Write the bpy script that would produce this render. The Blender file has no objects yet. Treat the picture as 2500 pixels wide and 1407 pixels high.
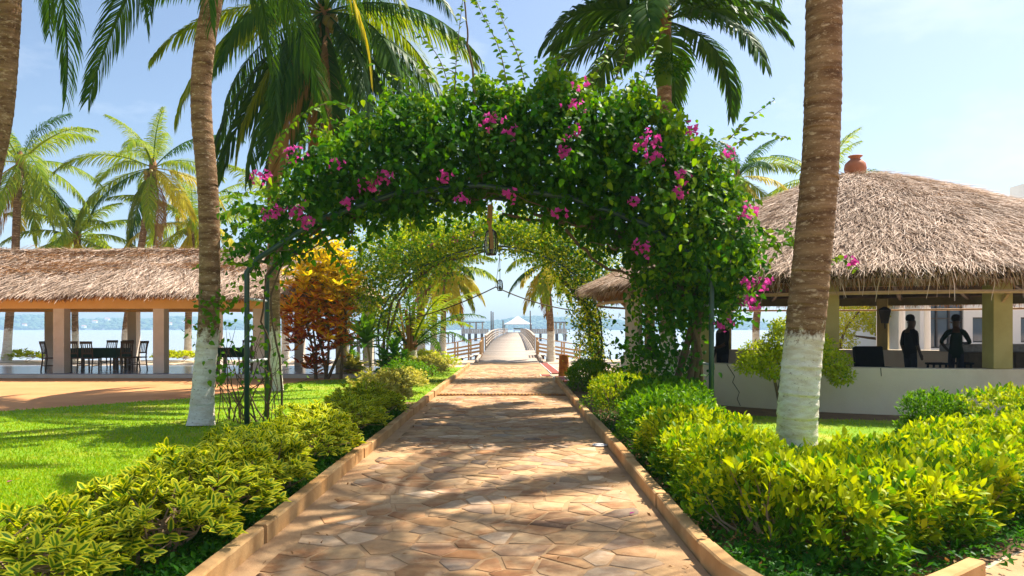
import bpy, math, random
import numpy as np
from mathutils import Vector, Matrix

random.seed(7); rng = np.random.default_rng(7)
SC = bpy.context.scene
COL = SC.collection
PI = math.pi
# ------------------------------------------------------------------ camera, sky, sun, exposure
F, H, HX, HY = 1800.0, 1.6, 1254.0, 803.0        # focal length in photo pixels, eye height, vanishing point
cam = bpy.data.cameras.new('camera'); cam.sensor_width = 36; cam.lens = F / 2500 * 36
cam.shift_y = (HY - 703.5) / 2500; cam.shift_x = -(HX - 1250) / 2500
cam.clip_start = .05; cam.clip_end = 9000
co = bpy.data.objects.new('camera', cam); COL.objects.link(co)
co.location = (0, 0, H); co.rotation_euler = (PI / 2, 0, 0); SC.camera = co

SUN_EL = math.radians(57); SUN_AZ = math.radians(55)     # azimuth from +Y towards +X
SUND = Vector((math.sin(SUN_AZ) * math.cos(SUN_EL), math.cos(SUN_AZ) * math.cos(SUN_EL), math.sin(SUN_EL)))
w = bpy.data.worlds.new('World'); SC.world = w; w.use_nodes = True
nt = w.node_tree; nt.nodes.clear()
out = nt.nodes.new('ShaderNodeOutputWorld'); bg = nt.nodes.new('ShaderNodeBackground')
sky = nt.nodes.new('ShaderNodeTexSky'); sky.sky_type = 'NISHITA'; sky.sun_disc = False
sky.sun_elevation = SUN_EL; sky.sun_rotation = SUN_AZ; sky.air_density = 1.0; sky.dust_density = 1.7; sky.ozone_density = 1.7; sky.altitude = 0
bg.inputs[1].default_value = 0.09
tc = nt.nodes.new('ShaderNodeTexCoord'); mp = nt.nodes.new('ShaderNodeMapping'); mp.inputs[3].default_value = (1, 1, 2.6)
nz = nt.nodes.new('ShaderNodeTexNoise'); nz.inputs['Scale'].default_value = 3.2; nz.inputs['Detail'].default_value = 7; nz.inputs['Roughness'].default_value = .58
rp = nt.nodes.new('ShaderNodeValToRGB'); rp.color_ramp.elements[0].position = .54; rp.color_ramp.elements[1].position = .92
rp.color_ramp.elements[1].color = (.75, .75, .75, 1)
mx = nt.nodes.new('ShaderNodeMix'); mx.data_type = 'RGBA'; mx.inputs[7].default_value = (7.2, 7.5, 7.9, 1)
nt.links.new(tc.outputs['Generated'], mp.inputs[0]); nt.links.new(mp.outputs[0], nz.inputs['Vector'])
nt.links.new(nz.outputs[0], rp.inputs[0]); nt.links.new(rp.outputs[0], mx.inputs[0]); nt.links.new(sky.outputs[0], mx.inputs[6])
nt.links.new(mx.outputs[2], bg.inputs[0]); nt.links.new(bg.outputs[0], out.inputs[0])
sl = bpy.data.lights.new('sun', 'SUN'); sl.energy = 5.0; sl.angle = math.radians(.55); sl.color = (1, .93, .82)
so = bpy.data.objects.new('sun', sl); COL.objects.link(so); so.rotation_euler = SUND.to_track_quat('Z', 'Y').to_euler(); so.location = (20, 20, 40)
SC.view_settings.view_transform = 'Standard'; SC.view_settings.look = 'None'
SC.view_settings.exposure = 1.05; SC.view_settings.gamma = 1; SC.view_settings.use_curve_mapping = False
SC.render.engine = 'CYCLES'
SC.cycles.max_bounces = 6; SC.cycles.diffuse_bounces = 2; SC.cycles.glossy_bounces = 3; SC.cycles.transmission_bounces = 4
SC.cycles.transparent_max_bounces = 6; SC.cycles.volume_bounces = 1; SC.cycles.use_denoising = True
SC.cycles.caustics_reflective = False; SC.cycles.caustics_refractive = False

# ------------------------------------------------------------------ helpers
def at(px, py, D): return Vector(((px - HX) / F * D, D, H - (py - HY) / F * D))
def gnd(px, py, z=0.0):
    D = F * (H - z) / (py - HY); return Vector(((px - HX) / F * D, D, z))
ORG = {}
def tag(o, label=None, cat=None, group=None, kind=None):
    if label: o['label'] = label
    if cat: o['category'] = cat
    if group: o['group'] = group
    if kind: o['kind'] = kind
    return o
def empty(name, loc, label=None, cat=None, group=None, kind=None):
    o = bpy.data.objects.new(name, None); COL.objects.link(o); o.location = loc; o.empty_display_size = .2
    ORG[o] = Vector(loc); return tag(o, label, cat, group, kind)
def link(name, me, parent=None, loc=(0, 0, 0)):
    o = bpy.data.objects.new(name, me); COL.objects.link(o)
    if parent is not None: o.parent = parent; ORG[o] = ORG[parent]
    else: o.location = loc; ORG[o] = Vector(loc)
    return o
def inst(name, me, parent, M):
    "a shared mesh placed at world matrix M under parent (whose origin is ORG[parent])"
    o = bpy.data.objects.new(name, me); COL.objects.link(o); o.parent = parent
    o.matrix_local = Matrix.Translation(-ORG[parent]) @ M
    ORG[o] = ORG[parent]; return o

class MB:
    def __init__(s): s.v = []; s.f = []; s.m = []; s.cur = 0
    def add(s, vs, fs):
        b = len(s.v); s.v += [tuple(p) for p in vs]; s.f += [tuple(i + b for i in f) for f in fs]; s.m += [s.cur] * len(fs); return s
    def box(s, c, d, rz=0, M=None, ch=0.0):
        x, y, z = d[0] / 2, d[1] / 2, d[2] / 2
        if ch:
            vs = []; 
            for sz in (-1, 1):
                for sx, sy in ((-1, -1), (1, -1), (1, 1), (-1, 1)):
                    vs.append((sx * x, sy * y, sz * (z - ch)))
            for sz in (-1, 1):
                for sx, sy in ((-1, -1), (1, -1), (1, 1), (-1, 1)):
                    vs.append((sx * (x - ch), sy * (y - ch), sz * z))
            fs = [(i, (i + 1) % 4, 4 + (i + 1) % 4, 4 + i) for i in range(4)]
            fs += [(8 + i, 8 + (i + 1) % 4, (i + 1) % 4, i) for i in range(4)] + [(4 + i, 4 + (i + 1) % 4, 12 + (i + 1) % 4, 12 + i) for i in range(4)]
            fs += [(11, 10, 9, 8), (12, 13, 14, 15)]
        else:
            vs = [(-x, -y, -z), (x, -y, -z), (x, y, -z), (-x, y, -z), (-x, -y, z), (x, -y, z), (x, y, z), (-x, y, z)]
            fs = [(3, 2, 1, 0), (4, 5, 6, 7), (0, 1, 5, 4), (1, 2, 6, 5), (2, 3, 7, 6), (3, 0, 4, 7)]
        T = M if M is not None else Matrix.Translation(c) @ Matrix.Rotation(rz, 4, 'Z')
        return s.add([T @ Vector(p) for p in vs], fs)
    def bar(s, a, b, w, t, up=(0, 0, 1)):
        "rectangular bar from a to b, width w (across), thickness t (along up)"
        a = Vector(a); b = Vector(b); y = (b - a); L = y.length; y.normalize()
        x = y.cross(Vector(up)); x = x.normalized() if x.length > 1e-5 else Vector((1, 0, 0)); z = x.cross(y)
        M = Matrix.Translation((a + b) / 2) @ Matrix((x, y, z)).transposed().to_4x4()
        return s.box(None, (w, L, t), M=M)
    def tube(s, pts, rad, n=8, cap=True):
        pts = [Vector(p) for p in pts]; k = len(pts)
        if not hasattr(rad, '__len__'): rad = [rad] * k
        ref = Vector((1, 0, 0)); vs = []; fs = []
        for i, p in enumerate(pts):
            t = (pts[min(i + 1, k - 1)] - pts[max(i - 1, 0)]).normalized()
            u = ref - t * ref.dot(t)
            if u.length < .05: u = Vector((0, 1, 0)) - t * t.y
            u.normalize(); v = t.cross(u); ref = u
            for j in range(n):
                a = 2 * PI * j / n; vs.append(p + (u * math.cos(a) + v * math.sin(a)) * rad[i])
        for i in range(k - 1):
            for j in range(n):
                fs.append((i * n + j, i * n + (j + 1) % n, (i + 1) * n + (j + 1) % n, (i + 1) * n + j))
        if cap: fs += [tuple(range(n - 1, -1, -1)), tuple(range((k - 1) * n, k * n))]
        return s.add(vs, fs)
    def lathe(s, prof, c, n=20):
        vs = []; fs = []
        for r, z in prof:
            for j in range(n): vs.append((c[0] + r * math.cos(2 * PI * j / n), c[1] + r * math.sin(2 * PI * j / n), c[2] + z))
        k = len(prof)
        for i in range(k - 1):
            for j in range(n): fs.append((i * n + j, i * n + (j + 1) % n, (i + 1) * n + (j + 1) % n, (i + 1) * n + j))
        fs += [tuple(range(n - 1, -1, -1)), tuple(range((k - 1) * n, k * n))]
        return s.add(vs, fs)
    def prism(s, poly, z0, z1):
        n = len(poly); vs = [(x, y, z0) for x, y in poly] + [(x, y, z1) for x, y in poly]
        return s.add(vs, [tuple(range(n - 1, -1, -1)), tuple(range(n, 2 * n))] + [(i, (i + 1) % n, n + (i + 1) % n, n + i) for i in range(n)])
    def mesh(s, name, mats, org=(0, 0, 0), smooth=False):
        me = bpy.data.meshes.new(name); ox, oy, oz = org
        me.from_pydata([(x - ox, y - oy, z - oz) for x, y, z in s.v], [], s.f)
        for m in (mats if isinstance(mats, (list, tuple)) else [mats]): me.materials.append(m)
        if any(s.m): me.polygons.foreach_set('material_index', s.m)
        if smooth: me.polygons.foreach_set('use_smooth', [True] * len(s.f))
        me.update(); return me
    def build(s, name, mats, parent=None, loc=None, smooth=False):
        org = ORG[parent] if parent is not None else Vector(loc if loc is not None else (0, 0, 0))
        return link(name, s.mesh(name, mats, org, smooth), parent, org)

def nrm(a): return a / np.maximum(np.linalg.norm(a, axis=-1, keepdims=True), 1e-9)
def frames(d, up):
    y = nrm(d); x = np.cross(y, up); bad = np.linalg.norm(x, axis=1) < 1e-3
    x[bad] = np.cross(y[bad], np.array([1., .3, .2])); x = nrm(x); z = np.cross(x, y)
    return np.stack([x, y, z], axis=2)
def npmesh(name, V, faces_flat, sizes, mat, uv=None, col=None, smooth=False):
    me = bpy.data.meshes.new(name); nv = len(V); nl = len(faces_flat); nf = len(sizes)
    me.vertices.add(nv); me.vertices.foreach_set('co', np.ascontiguousarray(V, dtype=np.float32).ravel())
    me.loops.add(nl); me.loops.foreach_set('vertex_index', np.ascontiguousarray(faces_flat, dtype=np.int32))
    me.polygons.add(nf); st = np.concatenate([[0], np.cumsum(sizes)[:-1]]).astype(np.int32)
    me.polygons.foreach_set('loop_start', st); me.polygons.foreach_set('loop_total', np.asarray(sizes, dtype=np.int32))
    if smooth: me.polygons.foreach_set('use_smooth', np.ones(nf, dtype=bool))
    if uv is not None:
        l = me.uv_layers.new(name='UVMap'); l.data.foreach_set('uv', np.ascontiguousarray(uv[faces_flat], dtype=np.float32).ravel())
    if col is not None:
        a = me.color_attributes.new('Col', 'FLOAT_COLOR', 'POINT')
        c4 = np.ones((nv, 4), dtype=np.float32); c4[:, :3] = col; a.data.foreach_set('color', c4.ravel())
    for m in (mat if isinstance(mat, (list, tuple)) else [mat]): me.materials.append(m)
    me.update(calc_edges=True); return me
class Tpl:
    def __init__(s, v, f, uv=None):
        s.v = np.array(v, float); s.f = f; s.flat = np.array([i for q in f for i in q]); s.sz = np.array([len(q) for q in f])
        s.uv = np.array(uv, float) if uv is not None else np.zeros((len(v), 2))
def scatter(name, T, P, R, S, mat, parent=None, loc=(0, 0, 0), col=None, kind='stuff', pick=0, piece='leaf'):
    P = np.asarray(P, float); N = len(P); S = np.asarray(S, float)
    if S.ndim == 1: S = np.repeat(S[:, None], 3, 1)
    if pick:                                    # the pieces that show largest become parts of their own
        d = np.linalg.norm(P - np.array([0, 0, H]), axis=1)
        cen = P.mean(0); outw = -((P - cen) * nrm(P - np.array([0, 0, H]))).sum(1)
        score = S[:, 1] / d * (1 + 1.2 * outw / (np.abs(outw).max() + 1e-6)) * (1 + .25 * rng.random(N))
        idx = np.argsort(-score)[:pick]
        me = npmesh(piece, T.v, T.flat, T.sz, mat, T.uv, np.tile(np.array([.3, .3, .3]), (len(T.v), 1)) if col is not None else None)
        for i in idx:
            m = me
            if col is not None: m = npmesh(piece, T.v, T.flat, T.sz, mat, T.uv, np.tile(col[i], (len(T.v), 1)))
            M = Matrix.Identity(4)
            for a in range(3):
                for b in range(3): M[a][b] = R[i, a, b] * S[i, b]
                M[a][3] = P[i, a]
            inst(piece, m, parent, M)
        keep = np.ones(N, bool); keep[idx] = False
        P, R, S = P[keep], R[keep], S[keep]; N = len(P)
        if col is not None: col = col[keep]
    org = np.array(ORG[parent] if parent is not None else loc, float)
    n = len(T.v)
    V = np.einsum('nij,nkj->nki', R, T.v[None] * S[:, None, :]) + (P - org)[:, None, :]
    fl = (T.flat[None] + (np.arange(N) * n)[:, None]).ravel(); sz = np.tile(T.sz, N)
    me = npmesh(name, V.reshape(-1, 3), fl, sz, mat, np.tile(T.uv, (N, 1)), np.repeat(col, n, 0) if col is not None else None)
    o = link(name, me, parent, loc)
    if kind: o['kind'] = kind
    return o
LEAF = Tpl([(0, 0, 0), (0, .32, -.02), (0, .7, -.05), (0, 1, -.16), (-.19, .3, .05), (-.17, .68, .0), (.19, .3, .05), (.17, .68, .0)],
           [(0, 1, 4), (1, 2, 5, 4), (2, 3, 5), (0, 6, 1), (6, 7, 2, 1), (7, 3, 2)],
           [(0, 0), (0, .3), (0, .7), (1, 1), (1, .3), (1, .7), (1, .3), (1, .7)])
HEART = Tpl([(0, 0, 0), (0, .35, -.03), (0, .72, -.07), (0, 1.05, -.2), (-.34, .2, .07), (-.3, .6, .01), (.34, .2, .07), (.3, .6, .01)],
            [(0, 1, 5, 4), (1, 2, 5), (2, 3, 5), (0, 6, 7, 1), (7, 2, 1), (7, 3, 2)],
            [(0, 0), (0, .3), (0, .7), (1, 1), (1, .3), (1, .7), (1, .3), (1, .7)])
LEAF2 = Tpl([(0, 0, 0), (-.24, .5, .06), (0, 1, -.1), (.24, .5, .06)], [(0, 2, 1), (0, 3, 2)], [(0, 0), (1, .5), (.5, 1), (1, .5)])
STRAP = Tpl([(-.06, 0, 0), (.06, 0, 0), (-.15, .4, .03), (.15, .4, .03), (0, .4, -.02), (-.11, .75, -.05), (.11, .75, -.05), (0, .75, -.09), (0, 1, -.28), (0, 0, -.01)],
            [(0, 9, 4, 2), (9, 1, 3, 4), (2, 4, 7, 5), (4, 3, 6, 7), (5, 7, 8), (7, 6, 8)],
            [(1, 0), (1, 0), (1, .4), (1, .4), (0, .4), (1, .75), (1, .75), (0, .75), (1, 1), (0, 0)])
STRAW = Tpl([(-.5, 0, 0), (.5, 0, 0), (-.5, .5, .06), (.5, .5, .06), (-.25, 1, .0), (.25, 1, .0)], [(0, 1, 3, 2), (2, 3, 5, 4)])
BLADE = Tpl([(-.5, 0, 0), (.5, 0, 0), (0, 1, 0)], [(0, 1, 2)])
PETAL = Tpl([(0, 0, 0), (-.42, .4, .16), (0, .5, .04), (.42, .4, .16), (0, 1, .12)], [(0, 2, 1), (0, 3, 2), (1, 2, 4), (2, 3, 4)])

# ------------------------------------------------------------------ materials
def newmat(name):
    m = bpy.data.materials.new(name); m.use_nodes = True; t = m.node_tree; b = t.nodes['Principled BSDF']; return m, t, b
def nd(t, k, **kw):
    n = t.nodes.new('ShaderNode' + k)
    for a, v in kw.items():
        if a.startswith('i_'): n.inputs[a[2:].replace('_', ' ')].default_value = v
        else: setattr(n, a, v)
    return n
def mixc(t, fac, a, b, mode='MIX'):
    m = nd(t, 'Mix', data_type='RGBA', blend_type=mode)
    for s, v in ((0, fac), (6, a), (7, b)):
        if hasattr(v, 'links') or hasattr(v, 'is_linked'): t.links.new(v, m.inputs[s])
        elif s == 0: m.inputs[0].default_value = v
        else: m.inputs[s].default_value = (*v, 1)
    return m.outputs[2]
def ramp(t, src, p0, p1, c0=(0, 0, 0), c1=(1, 1, 1)):
    r = nd(t, 'ValToRGB'); e = r.color_ramp.elements; e[0].position = p0; e[1].position = p1; e[0].color = (*c0, 1); e[1].color = (*c1, 1)
    t.links.new(src, r.inputs[0]); return r.outputs[0]
def noise(t, scale, detail=4, rough=.55, vec='Object', stretch=None):
    c = nd(t, 'TexCoord'); v = c.outputs[vec]
    if stretch:
        m = nd(t, 'Mapping'); m.inputs[3].default_value = stretch; t.links.new(v, m.inputs[0]); v = m.outputs[0]
    n = nd(t, 'TexNoise', i_Scale=scale, i_Detail=detail, i_Roughness=rough); t.links.new(v, n.inputs['Vector']); return n.outputs[0]
def rnd(t):
    g = nd(t, 'NewGeometry'); o = nd(t, 'ObjectInfo'); a = nd(t, 'Math', operation='ADD'); f = nd(t, 'Math', operation='FRACT')
    t.links.new(g.outputs['Random Per Island'], a.inputs[0]); t.links.new(o.outputs['Random'], a.inputs[1]); t.links.new(a.outputs[0], f.inputs[0]); return f.outputs[0]
def bump(t, b, src, strength=.4, dist=.02):
    n = nd(t, 'Bump', i_Strength=strength, i_Distance=dist); t.links.new(src, n.inputs['Height']); t.links.new(n.outputs[0], b.inputs['Normal'])
def surf(name, c1, c2, scale=6, rough=.85, bumps=.3, bscale=None, dist=.01, stretch=None, spec=.3, c3=None, metallic=0):
    m, t, b = newmat(name); n = noise(t, scale, 6, .6, stretch=stretch)
    c = mixc(t, ramp(t, n, .35, .65), c1, c2)
    if c3: c = mixc(t, ramp(t, noise(t, scale * .23, 5, .65), .52, .66), c, c3)
    t.links.new(c, b.inputs['Base Color']); b.inputs['Roughness'].default_value = rough; b.inputs['Specular IOR Level'].default_value = spec
    b.inputs['Metallic'].default_value = metallic
    if bumps: bump(t, b, noise(t, bscale or scale * 5, 5, .6, stretch=stretch), bumps, dist)
    return m
def leafmat(name, c1, c2, trans=.42, rough=.42, edge=None, attr=False, tint=(1.25, 1.2, .35), c3=None, patch=None):
    m, t, b = newmat(name)
    if attr:
        a = nd(t, 'Attribute', attribute_name='Col'); c = a.outputs['Color']
        c = mixc(t, rnd(t), c, mixc(t, 1.0, c, (.72, .72, .72), 'MULTIPLY'))
    else:
        r = rnd(t); c = mixc(t, r, c1, c2)
        if c3: c = mixc(t, ramp(t, r, .86, .92), c, c3)
    if patch: c = mixc(t, ramp(t, noise(t, .8, 6, .65), .40, .66), c, mixc(t, 1.0, c, patch, 'MULTIPLY'))
    if edge:
        u = nd(t, 'UVMap'); sx = nd(t, 'SeparateXYZ'); t.links.new(u.outputs[0], sx.inputs[0])
        ad = nd(t, 'Math', operation='MULTIPLY_ADD'); ad.inputs[1].default_value = .5; t.links.new(noise(t, 30, 2), ad.inputs[0]); t.links.new(sx.outputs[0], ad.inputs[2])
        c = mixc(t, ramp(t, ad.outputs[0], .62, .8), c, edge)
    t.links.new(c, b.inputs['Base Color']); b.inputs['Roughness'].default_value = rough; b.inputs['Specular IOR Level'].default_value = .10
    tr = nd(t, 'BsdfTranslucent'); t.links.new(mixc(t, 1.0, c, tint, 'MULTIPLY'), tr.inputs[0])
    ms = nd(t, 'MixShader'); ms.inputs[0].default_value = trans; o = t.nodes['Material Output']
    t.links.new(b.outputs[0], ms.inputs[1]); t.links.new(tr.outputs[0], ms.inputs[2]); t.links.new(ms.outputs[0], o.inputs[0]); return m
def plain(name, c, rough=.6, metallic=0, spec=.4):
    m, t, b = newmat(name); n = noise(t, 9, 4)
    t.links.new(mixc(t, ramp(t, n, .3, .7), tuple(x * .8 for x in c), c), b.inputs['Base Color'])
    b.inputs['Roughness'].default_value = rough; b.inputs['Metallic'].default_value = metallic; b.inputs['Specular IOR Level'].default_value = spec; return m
def attrmat(name, rough=.8, bscale=14, bumps=.5, dist=.012, nscale=9):
    m, t, b = newmat(name); a = nd(t, 'Attribute', attribute_name='Col')
    n = noise(t, nscale, 7, .65); c = mixc(t, ramp(t, n, .3, .72), a.outputs['Color'], mixc(t, 1.0, a.outputs['Color'], (.66, .58, .5), 'MULTIPLY'))
    c = mixc(t, ramp(t, noise(t, 1.3, 7, .66), .48, .60), c, mixc(t, 1.0, c, (.72, .55, .42), 'MULTIPLY')); c = mixc(t, ramp(t, noise(t, 2.9, 6, .66, stretch=(1, .6, 1)), .54, .64), c, (.47, .29, .145))
    t.links.new(c, b.inputs['Base Color']); b.inputs['Roughness'].default_value = rough
    bump(t, b, noise(t, bscale, 7, .65), bumps, dist); return m
M = {}
M['soil'] = surf('soil', (.16, .09, .045), (.24, .14, .07), 5, .95, .6, dist=.02)
M['sand'] = surf('sandy_ground', (.48, .36, .25), (.58, .45, .32), 1.2, .95, .4, 20, c3=(.36, .24, .14))
M['dirt'] = surf('red_dirt', (.52, .235, .085), (.60, .29, .115), .9, .95, .5, 14, .015, c3=(.42, .17, .06))
M['lawn'] = surf('lawn', (.13, .27, .005), (.22, .34, .008), 2.5, .95, .6, 60, .02, c3=(.36, .34, .04))
M['mortar'] = surf('path_mortar', (.40, .235, .11), (.48, .30, .15), 3, .9, .6, 40, .010, c3=(.31, .165, .075))
M['stone'] = attrmat('flagstone')
M['kerb'] = surf('kerb_concrete', (.42, .22, .075), (.60, .37, .16), 2.2, .9, .5, 30, .008, c3=(.36, .18, .06))
M['stucco'] = surf('white_stucco', (.62, .52, .42), (.68, .58, .48), 2, .9, .8, 90, .006, c3=(.56, .46, .35))
M['cream'] = surf('cream_wall', (.82, .67, .48), (.86, .72, .53), 2, .9, .9, 90, .008, c3=(.72, .56, .38))
M['olive'] = surf('ochre_stucco', (.38, .30, .10), (.46, .37, .14), 2, .9, .8, 90, .006)
M['white_wall'] = surf('white_wall', (.76, .73, .68), (.80, .77, .72), 2, .9, .3, 60, .004)
M['fascia'] = surf('fascia_render', (.72, .41, .14), (.76, .45, .17), 2, .9, .5, 60, .004)  # orange of light bounced off the red ground is put into this colour
M['darkbeam'] = surf('dark_olive_beam', (.16, .13, .05), (.22, .18, .07), 3, .9, .5)
M['thatchbase'] = surf('thatch_base', (.30, .19, .12), (.46, .32, .22), 12, .95, 1, 40, .03, stretch=(1, 1, 1))
M['straw'] = leafmat('straw', (.82, .66, .53), (.46, .31, .21), .12, .6, tint=(1, .9, .7), c3=(.20, .11, .06), patch=(.62, .58, .54))
M['strawdark'] = leafmat('straw_brown', (.50, .27, .11), (.26, .12, .045), .25, .6, tint=(1, .8, .5))
M['under'] = surf('thatch_underside', (.05, .03, .016), (.09, .055, .028), 9, .95, .6)  # thatch darkened so the shade under the roof is in its colour
M['polish'] = surf('polished_concrete', (.20, .20, .23), (.30, .29, .32), 1.4, .22, .15, 9, .004, spec=.5)
M['wood'] = surf('dark_wood', (.075, .042, .022), (.12, .07, .035), 6, .5, .2, stretch=(6, 6, 1))
M['greencloth'] = plain('green_cloth', (.008, .045, .022), .85)
M['greypipe'] = plain('green_painted_steel', (.035, .085, .065), .38, .2, .5)
M['whitestrip'] = plain('pale_strut', (.62, .62, .62), .5)
M['stem'] = surf('bark_stem', (.10, .065, .035), (.17, .11, .06), 14, .9, .6, stretch=(3, 3, 1))
M['twig'] = surf('twig', (.26, .17, .09), (.36, .25, .14), 14, .85, .4)
M['rope'] = plain('rope', (.10, .075, .05), .9)
M['iron'] = plain('dark_iron', (.025, .022, .02), .5, .6)
M['terracotta'] = surf('terracotta', (.40, .13, .055), (.48, .17, .07), 5, .6, .2)
M['plank'] = surf('weathered_plank', (.48, .40, .33), (.60, .52, .44), 3, .85, .3, 25, stretch=(1, 8, 8))
M['rail'] = surf('brown_rail', (.46, .29, .15), (.56, .37, .2), 5, .8, .3, stretch=(2, 2, 6))
M['greyrail'] = surf('grey_rail', (.40, .31, .23), (.52, .42, .33), 5, .8, .3)
M['pile'] = surf('wet_pile', (.10, .07, .05), (.17, .12, .09), 5, .8, .5, stretch=(4, 4, 1))
M['tent'] = plain('tent_fabric', (.84, .84, .85), .6)
M['rust'] = surf('rusted', (.44, .17, .02), (.24, .07, .012), 7, .85, .8, 24, .02, c3=(.50, .26, .03))
M['redtile'] = plain('red_drain_cover', (.30, .055, .025), .6)
M['whiteline'] = plain('white_edging', (.70, .66, .60), .8)
M['skin'] = plain('dark_skin', (.085, .042, .022), .5); M['black'] = plain('black_cloth', (.018, .017, .02), .85, 0, .1)
M['trouser'] = plain('dark_trousers', (.035, .035, .045), .85, 0, .1); M['greenshirt'] = plain('dark_green_shirt', (.014, .03, .02), .85, 0, .1)
M['hair'] = plain('black_hair', (.006, .005, .005), .9)
M['counter'] = surf('counter_stone', (.36, .33, .30), (.22, .19, .17), 8, .35, .2)
M['cabinet'] = surf('counter_panel', (.13, .08, .045), (.18, .11, .06), 6, .7, .2)
M['frame'] = plain('window_frame', (.05, .045, .045), .5)
m, t, b = newmat('window_glass'); b.inputs['Base Color'].default_value = (.06, .09, .13, 1); b.inputs['Roughness'].default_value = .04; b.inputs['Specular IOR Level'].default_value = 1; M['glass'] = m
m, t, b = newmat('lantern_glass'); b.inputs['Base Color'].default_value = (.9, .93, .92, 1); b.inputs['Roughness'].default_value = .08
b.inputs['Transmission Weight'].default_value = .85; b.inputs['IOR'].default_value = 1.06; M['lglass'] = m
# foliage
M['boug'] = leafmat('bougainvillea_leaf', (.012, .085, .003), (.055, .165, .004), .42, .5, tint=(2.6, 2.0, .10))
M['bougyoungsun'] = leafmat('bougainvillea_young_sunlit_leaf', (.05, .20, .005), (.22, .36, .008), .45, .42, tint=(1.8, 1.5, .15))  # new growth, and the painted sunlight on the arch's top and right
M['boug2'] = leafmat('fine_leaf', (.36, .46, .006), (.62, .64, .010), .48, .5, tint=(1.2, 1.12, .2))
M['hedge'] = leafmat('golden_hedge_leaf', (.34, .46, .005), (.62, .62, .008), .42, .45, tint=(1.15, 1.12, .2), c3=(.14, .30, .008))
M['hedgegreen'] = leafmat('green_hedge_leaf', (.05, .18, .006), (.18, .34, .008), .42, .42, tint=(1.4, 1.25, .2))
M['varieg'] = leafmat('variegated_leaf', (.06, .17, .006), (.16, .28, .008), .40, .45, edge=(.66, .65, .03), tint=(1.15, 1.1, .3))
M['paleyellow'] = leafmat('pale_yellow_leaf', (.50, .46, .06), (.66, .60, .16), .38, .4, tint=(1.1, 1.05, .5), c3=(.15, .20, .02))
M['weed'] = leafmat('weed_leaf', (.015, .09, .008), (.06, .20, .012), .4, .4, tint=(1.3, 1.2, .3))
M['grass'] = leafmat('grass_blade', (.20, .38, .004), (.44, .54, .008), .45, .6, tint=(1.2, 1.15, .2), c3=(.46, .44, .05))
M['croton'] = leafmat('croton_leaf', None, None, .55, .4, attr=True, tint=(1.3, 1.15, .5))
M['ti'] = leafmat('ti_leaf', (.035, .14, .01), (.14, .28, .015), .42, .32, tint=(1.5, 1.3, .3))
M['frond'] = leafmat('palm_frond_green', (.022, .085, .008), (.065, .15, .010), .34, .45, tint=(1.8, 1.5, .2))
M['frondlight'] = leafmat('palm_frond_light', (.14, .26, .010), (.34, .40, .014), .42, .45, tint=(1.35, 1.2, .25))
M['frondyellow'] = leafmat('palm_frond_yellow', (.46, .42, .015), (.62, .50, .03), .40, .45, tint=(1.15, 1.05, .35))
M['frondbrown'] = leafmat('palm_frond_dead', (.42, .25, .10), (.32, .17, .06), .3, .6, tint=(1.1, .9, .5))
M['pink'] = leafmat('pink_bract', (.58, .05, .32), (.72, .10, .42), .42, .5, tint=(1.2, .8, 1.1))
M['treeleaf'] = leafmat('tree_leaf', (.32, .40, .010), (.60, .55, .02), .42, .45, tint=(1.2, 1.1, .3))
M['coconut'] = plain('coconut', (.30, .24, .05), .5)
def trunkmat():
    m, t, b = newmat('palm_trunk')
    n1 = noise(t, 2.2, 6, .6, stretch=(.7, .7, 5)); n2 = noise(t, 9, 5, .6, stretch=(1, 1, 2.4)); n3 = noise(t, 34, 5, .65, stretch=(1, 1, 1.6))
    c = mixc(t, ramp(t, n1, .36, .64), (.125, .062, .026), (.32, .195, .10))
    c = mixc(t, ramp(t, n2, .56, .68), c, (.52, .38, .24)); c = mixc(t, ramp(t, n2, .26, .36, (1, 1, 1), (0, 0, 0)), c, (.05, .025, .012)); c = mixc(t, ramp(t, n3, .60, .68), c, (.50, .38, .25)); c = mixc(t, ramp(t, n3, .30, .37, (1, 1, 1), (0, 0, 0)), c, (.06, .03, .015))
    tcn = nd(t, 'TexCoord'); sx = nd(t, 'SeparateXYZ'); t.links.new(tcn.outputs['Object'], sx.inputs[0])
    ad = nd(t, 'Math', operation='MULTIPLY_ADD'); ad.inputs[1].default_value = 1.1; t.links.new(noise(t, 6, 7, .75, stretch=(1, 1, .7)), ad.inputs[0]); t.links.new(sx.outputs[2], ad.inputs[2])
    pm = ramp(t, ad.outputs[0], .0, 1.0)
    mr = nd(t, 'MapRange'); mr.inputs[1].default_value = 2.02; mr.inputs[2].default_value = 2.14; mr.inputs[3].default_value = 1; mr.inputs[4].default_value = 0; t.links.new(ad.outputs[0], mr.inputs[0])
    chip = nd(t, 'Math', operation='MULTIPLY'); t.links.new(mr.outputs[0], chip.inputs[0]); t.links.new(ramp(t, noise(t, 11, 6, .7, stretch=(1, 1, 2.5)), .33, .40), chip.inputs[1])
    wp = mixc(t, ramp(t, noise(t, 4, 6, .65, stretch=(1, 1, 3)), .40, .72), (.86, .80, .68), (.60, .48, .32)); wp = mixc(t, ramp(t, noise(t, 16, 5, .7, stretch=(2, 2, .6)), .62, .70), wp, (.34, .25, .15))
    c = mixc(t, chip.outputs[0], c, wp)
    t.links.new(c, b.inputs['Base Color']); b.inputs['Roughness'].default_value = .9; b.inputs['Specular IOR Level'].default_value = .2
    bump(t, b, mixc(t, .3, mixc(t, .5, n1, n2), n3), 1.0, .05); return m
M['trunk'] = trunkmat()

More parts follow.
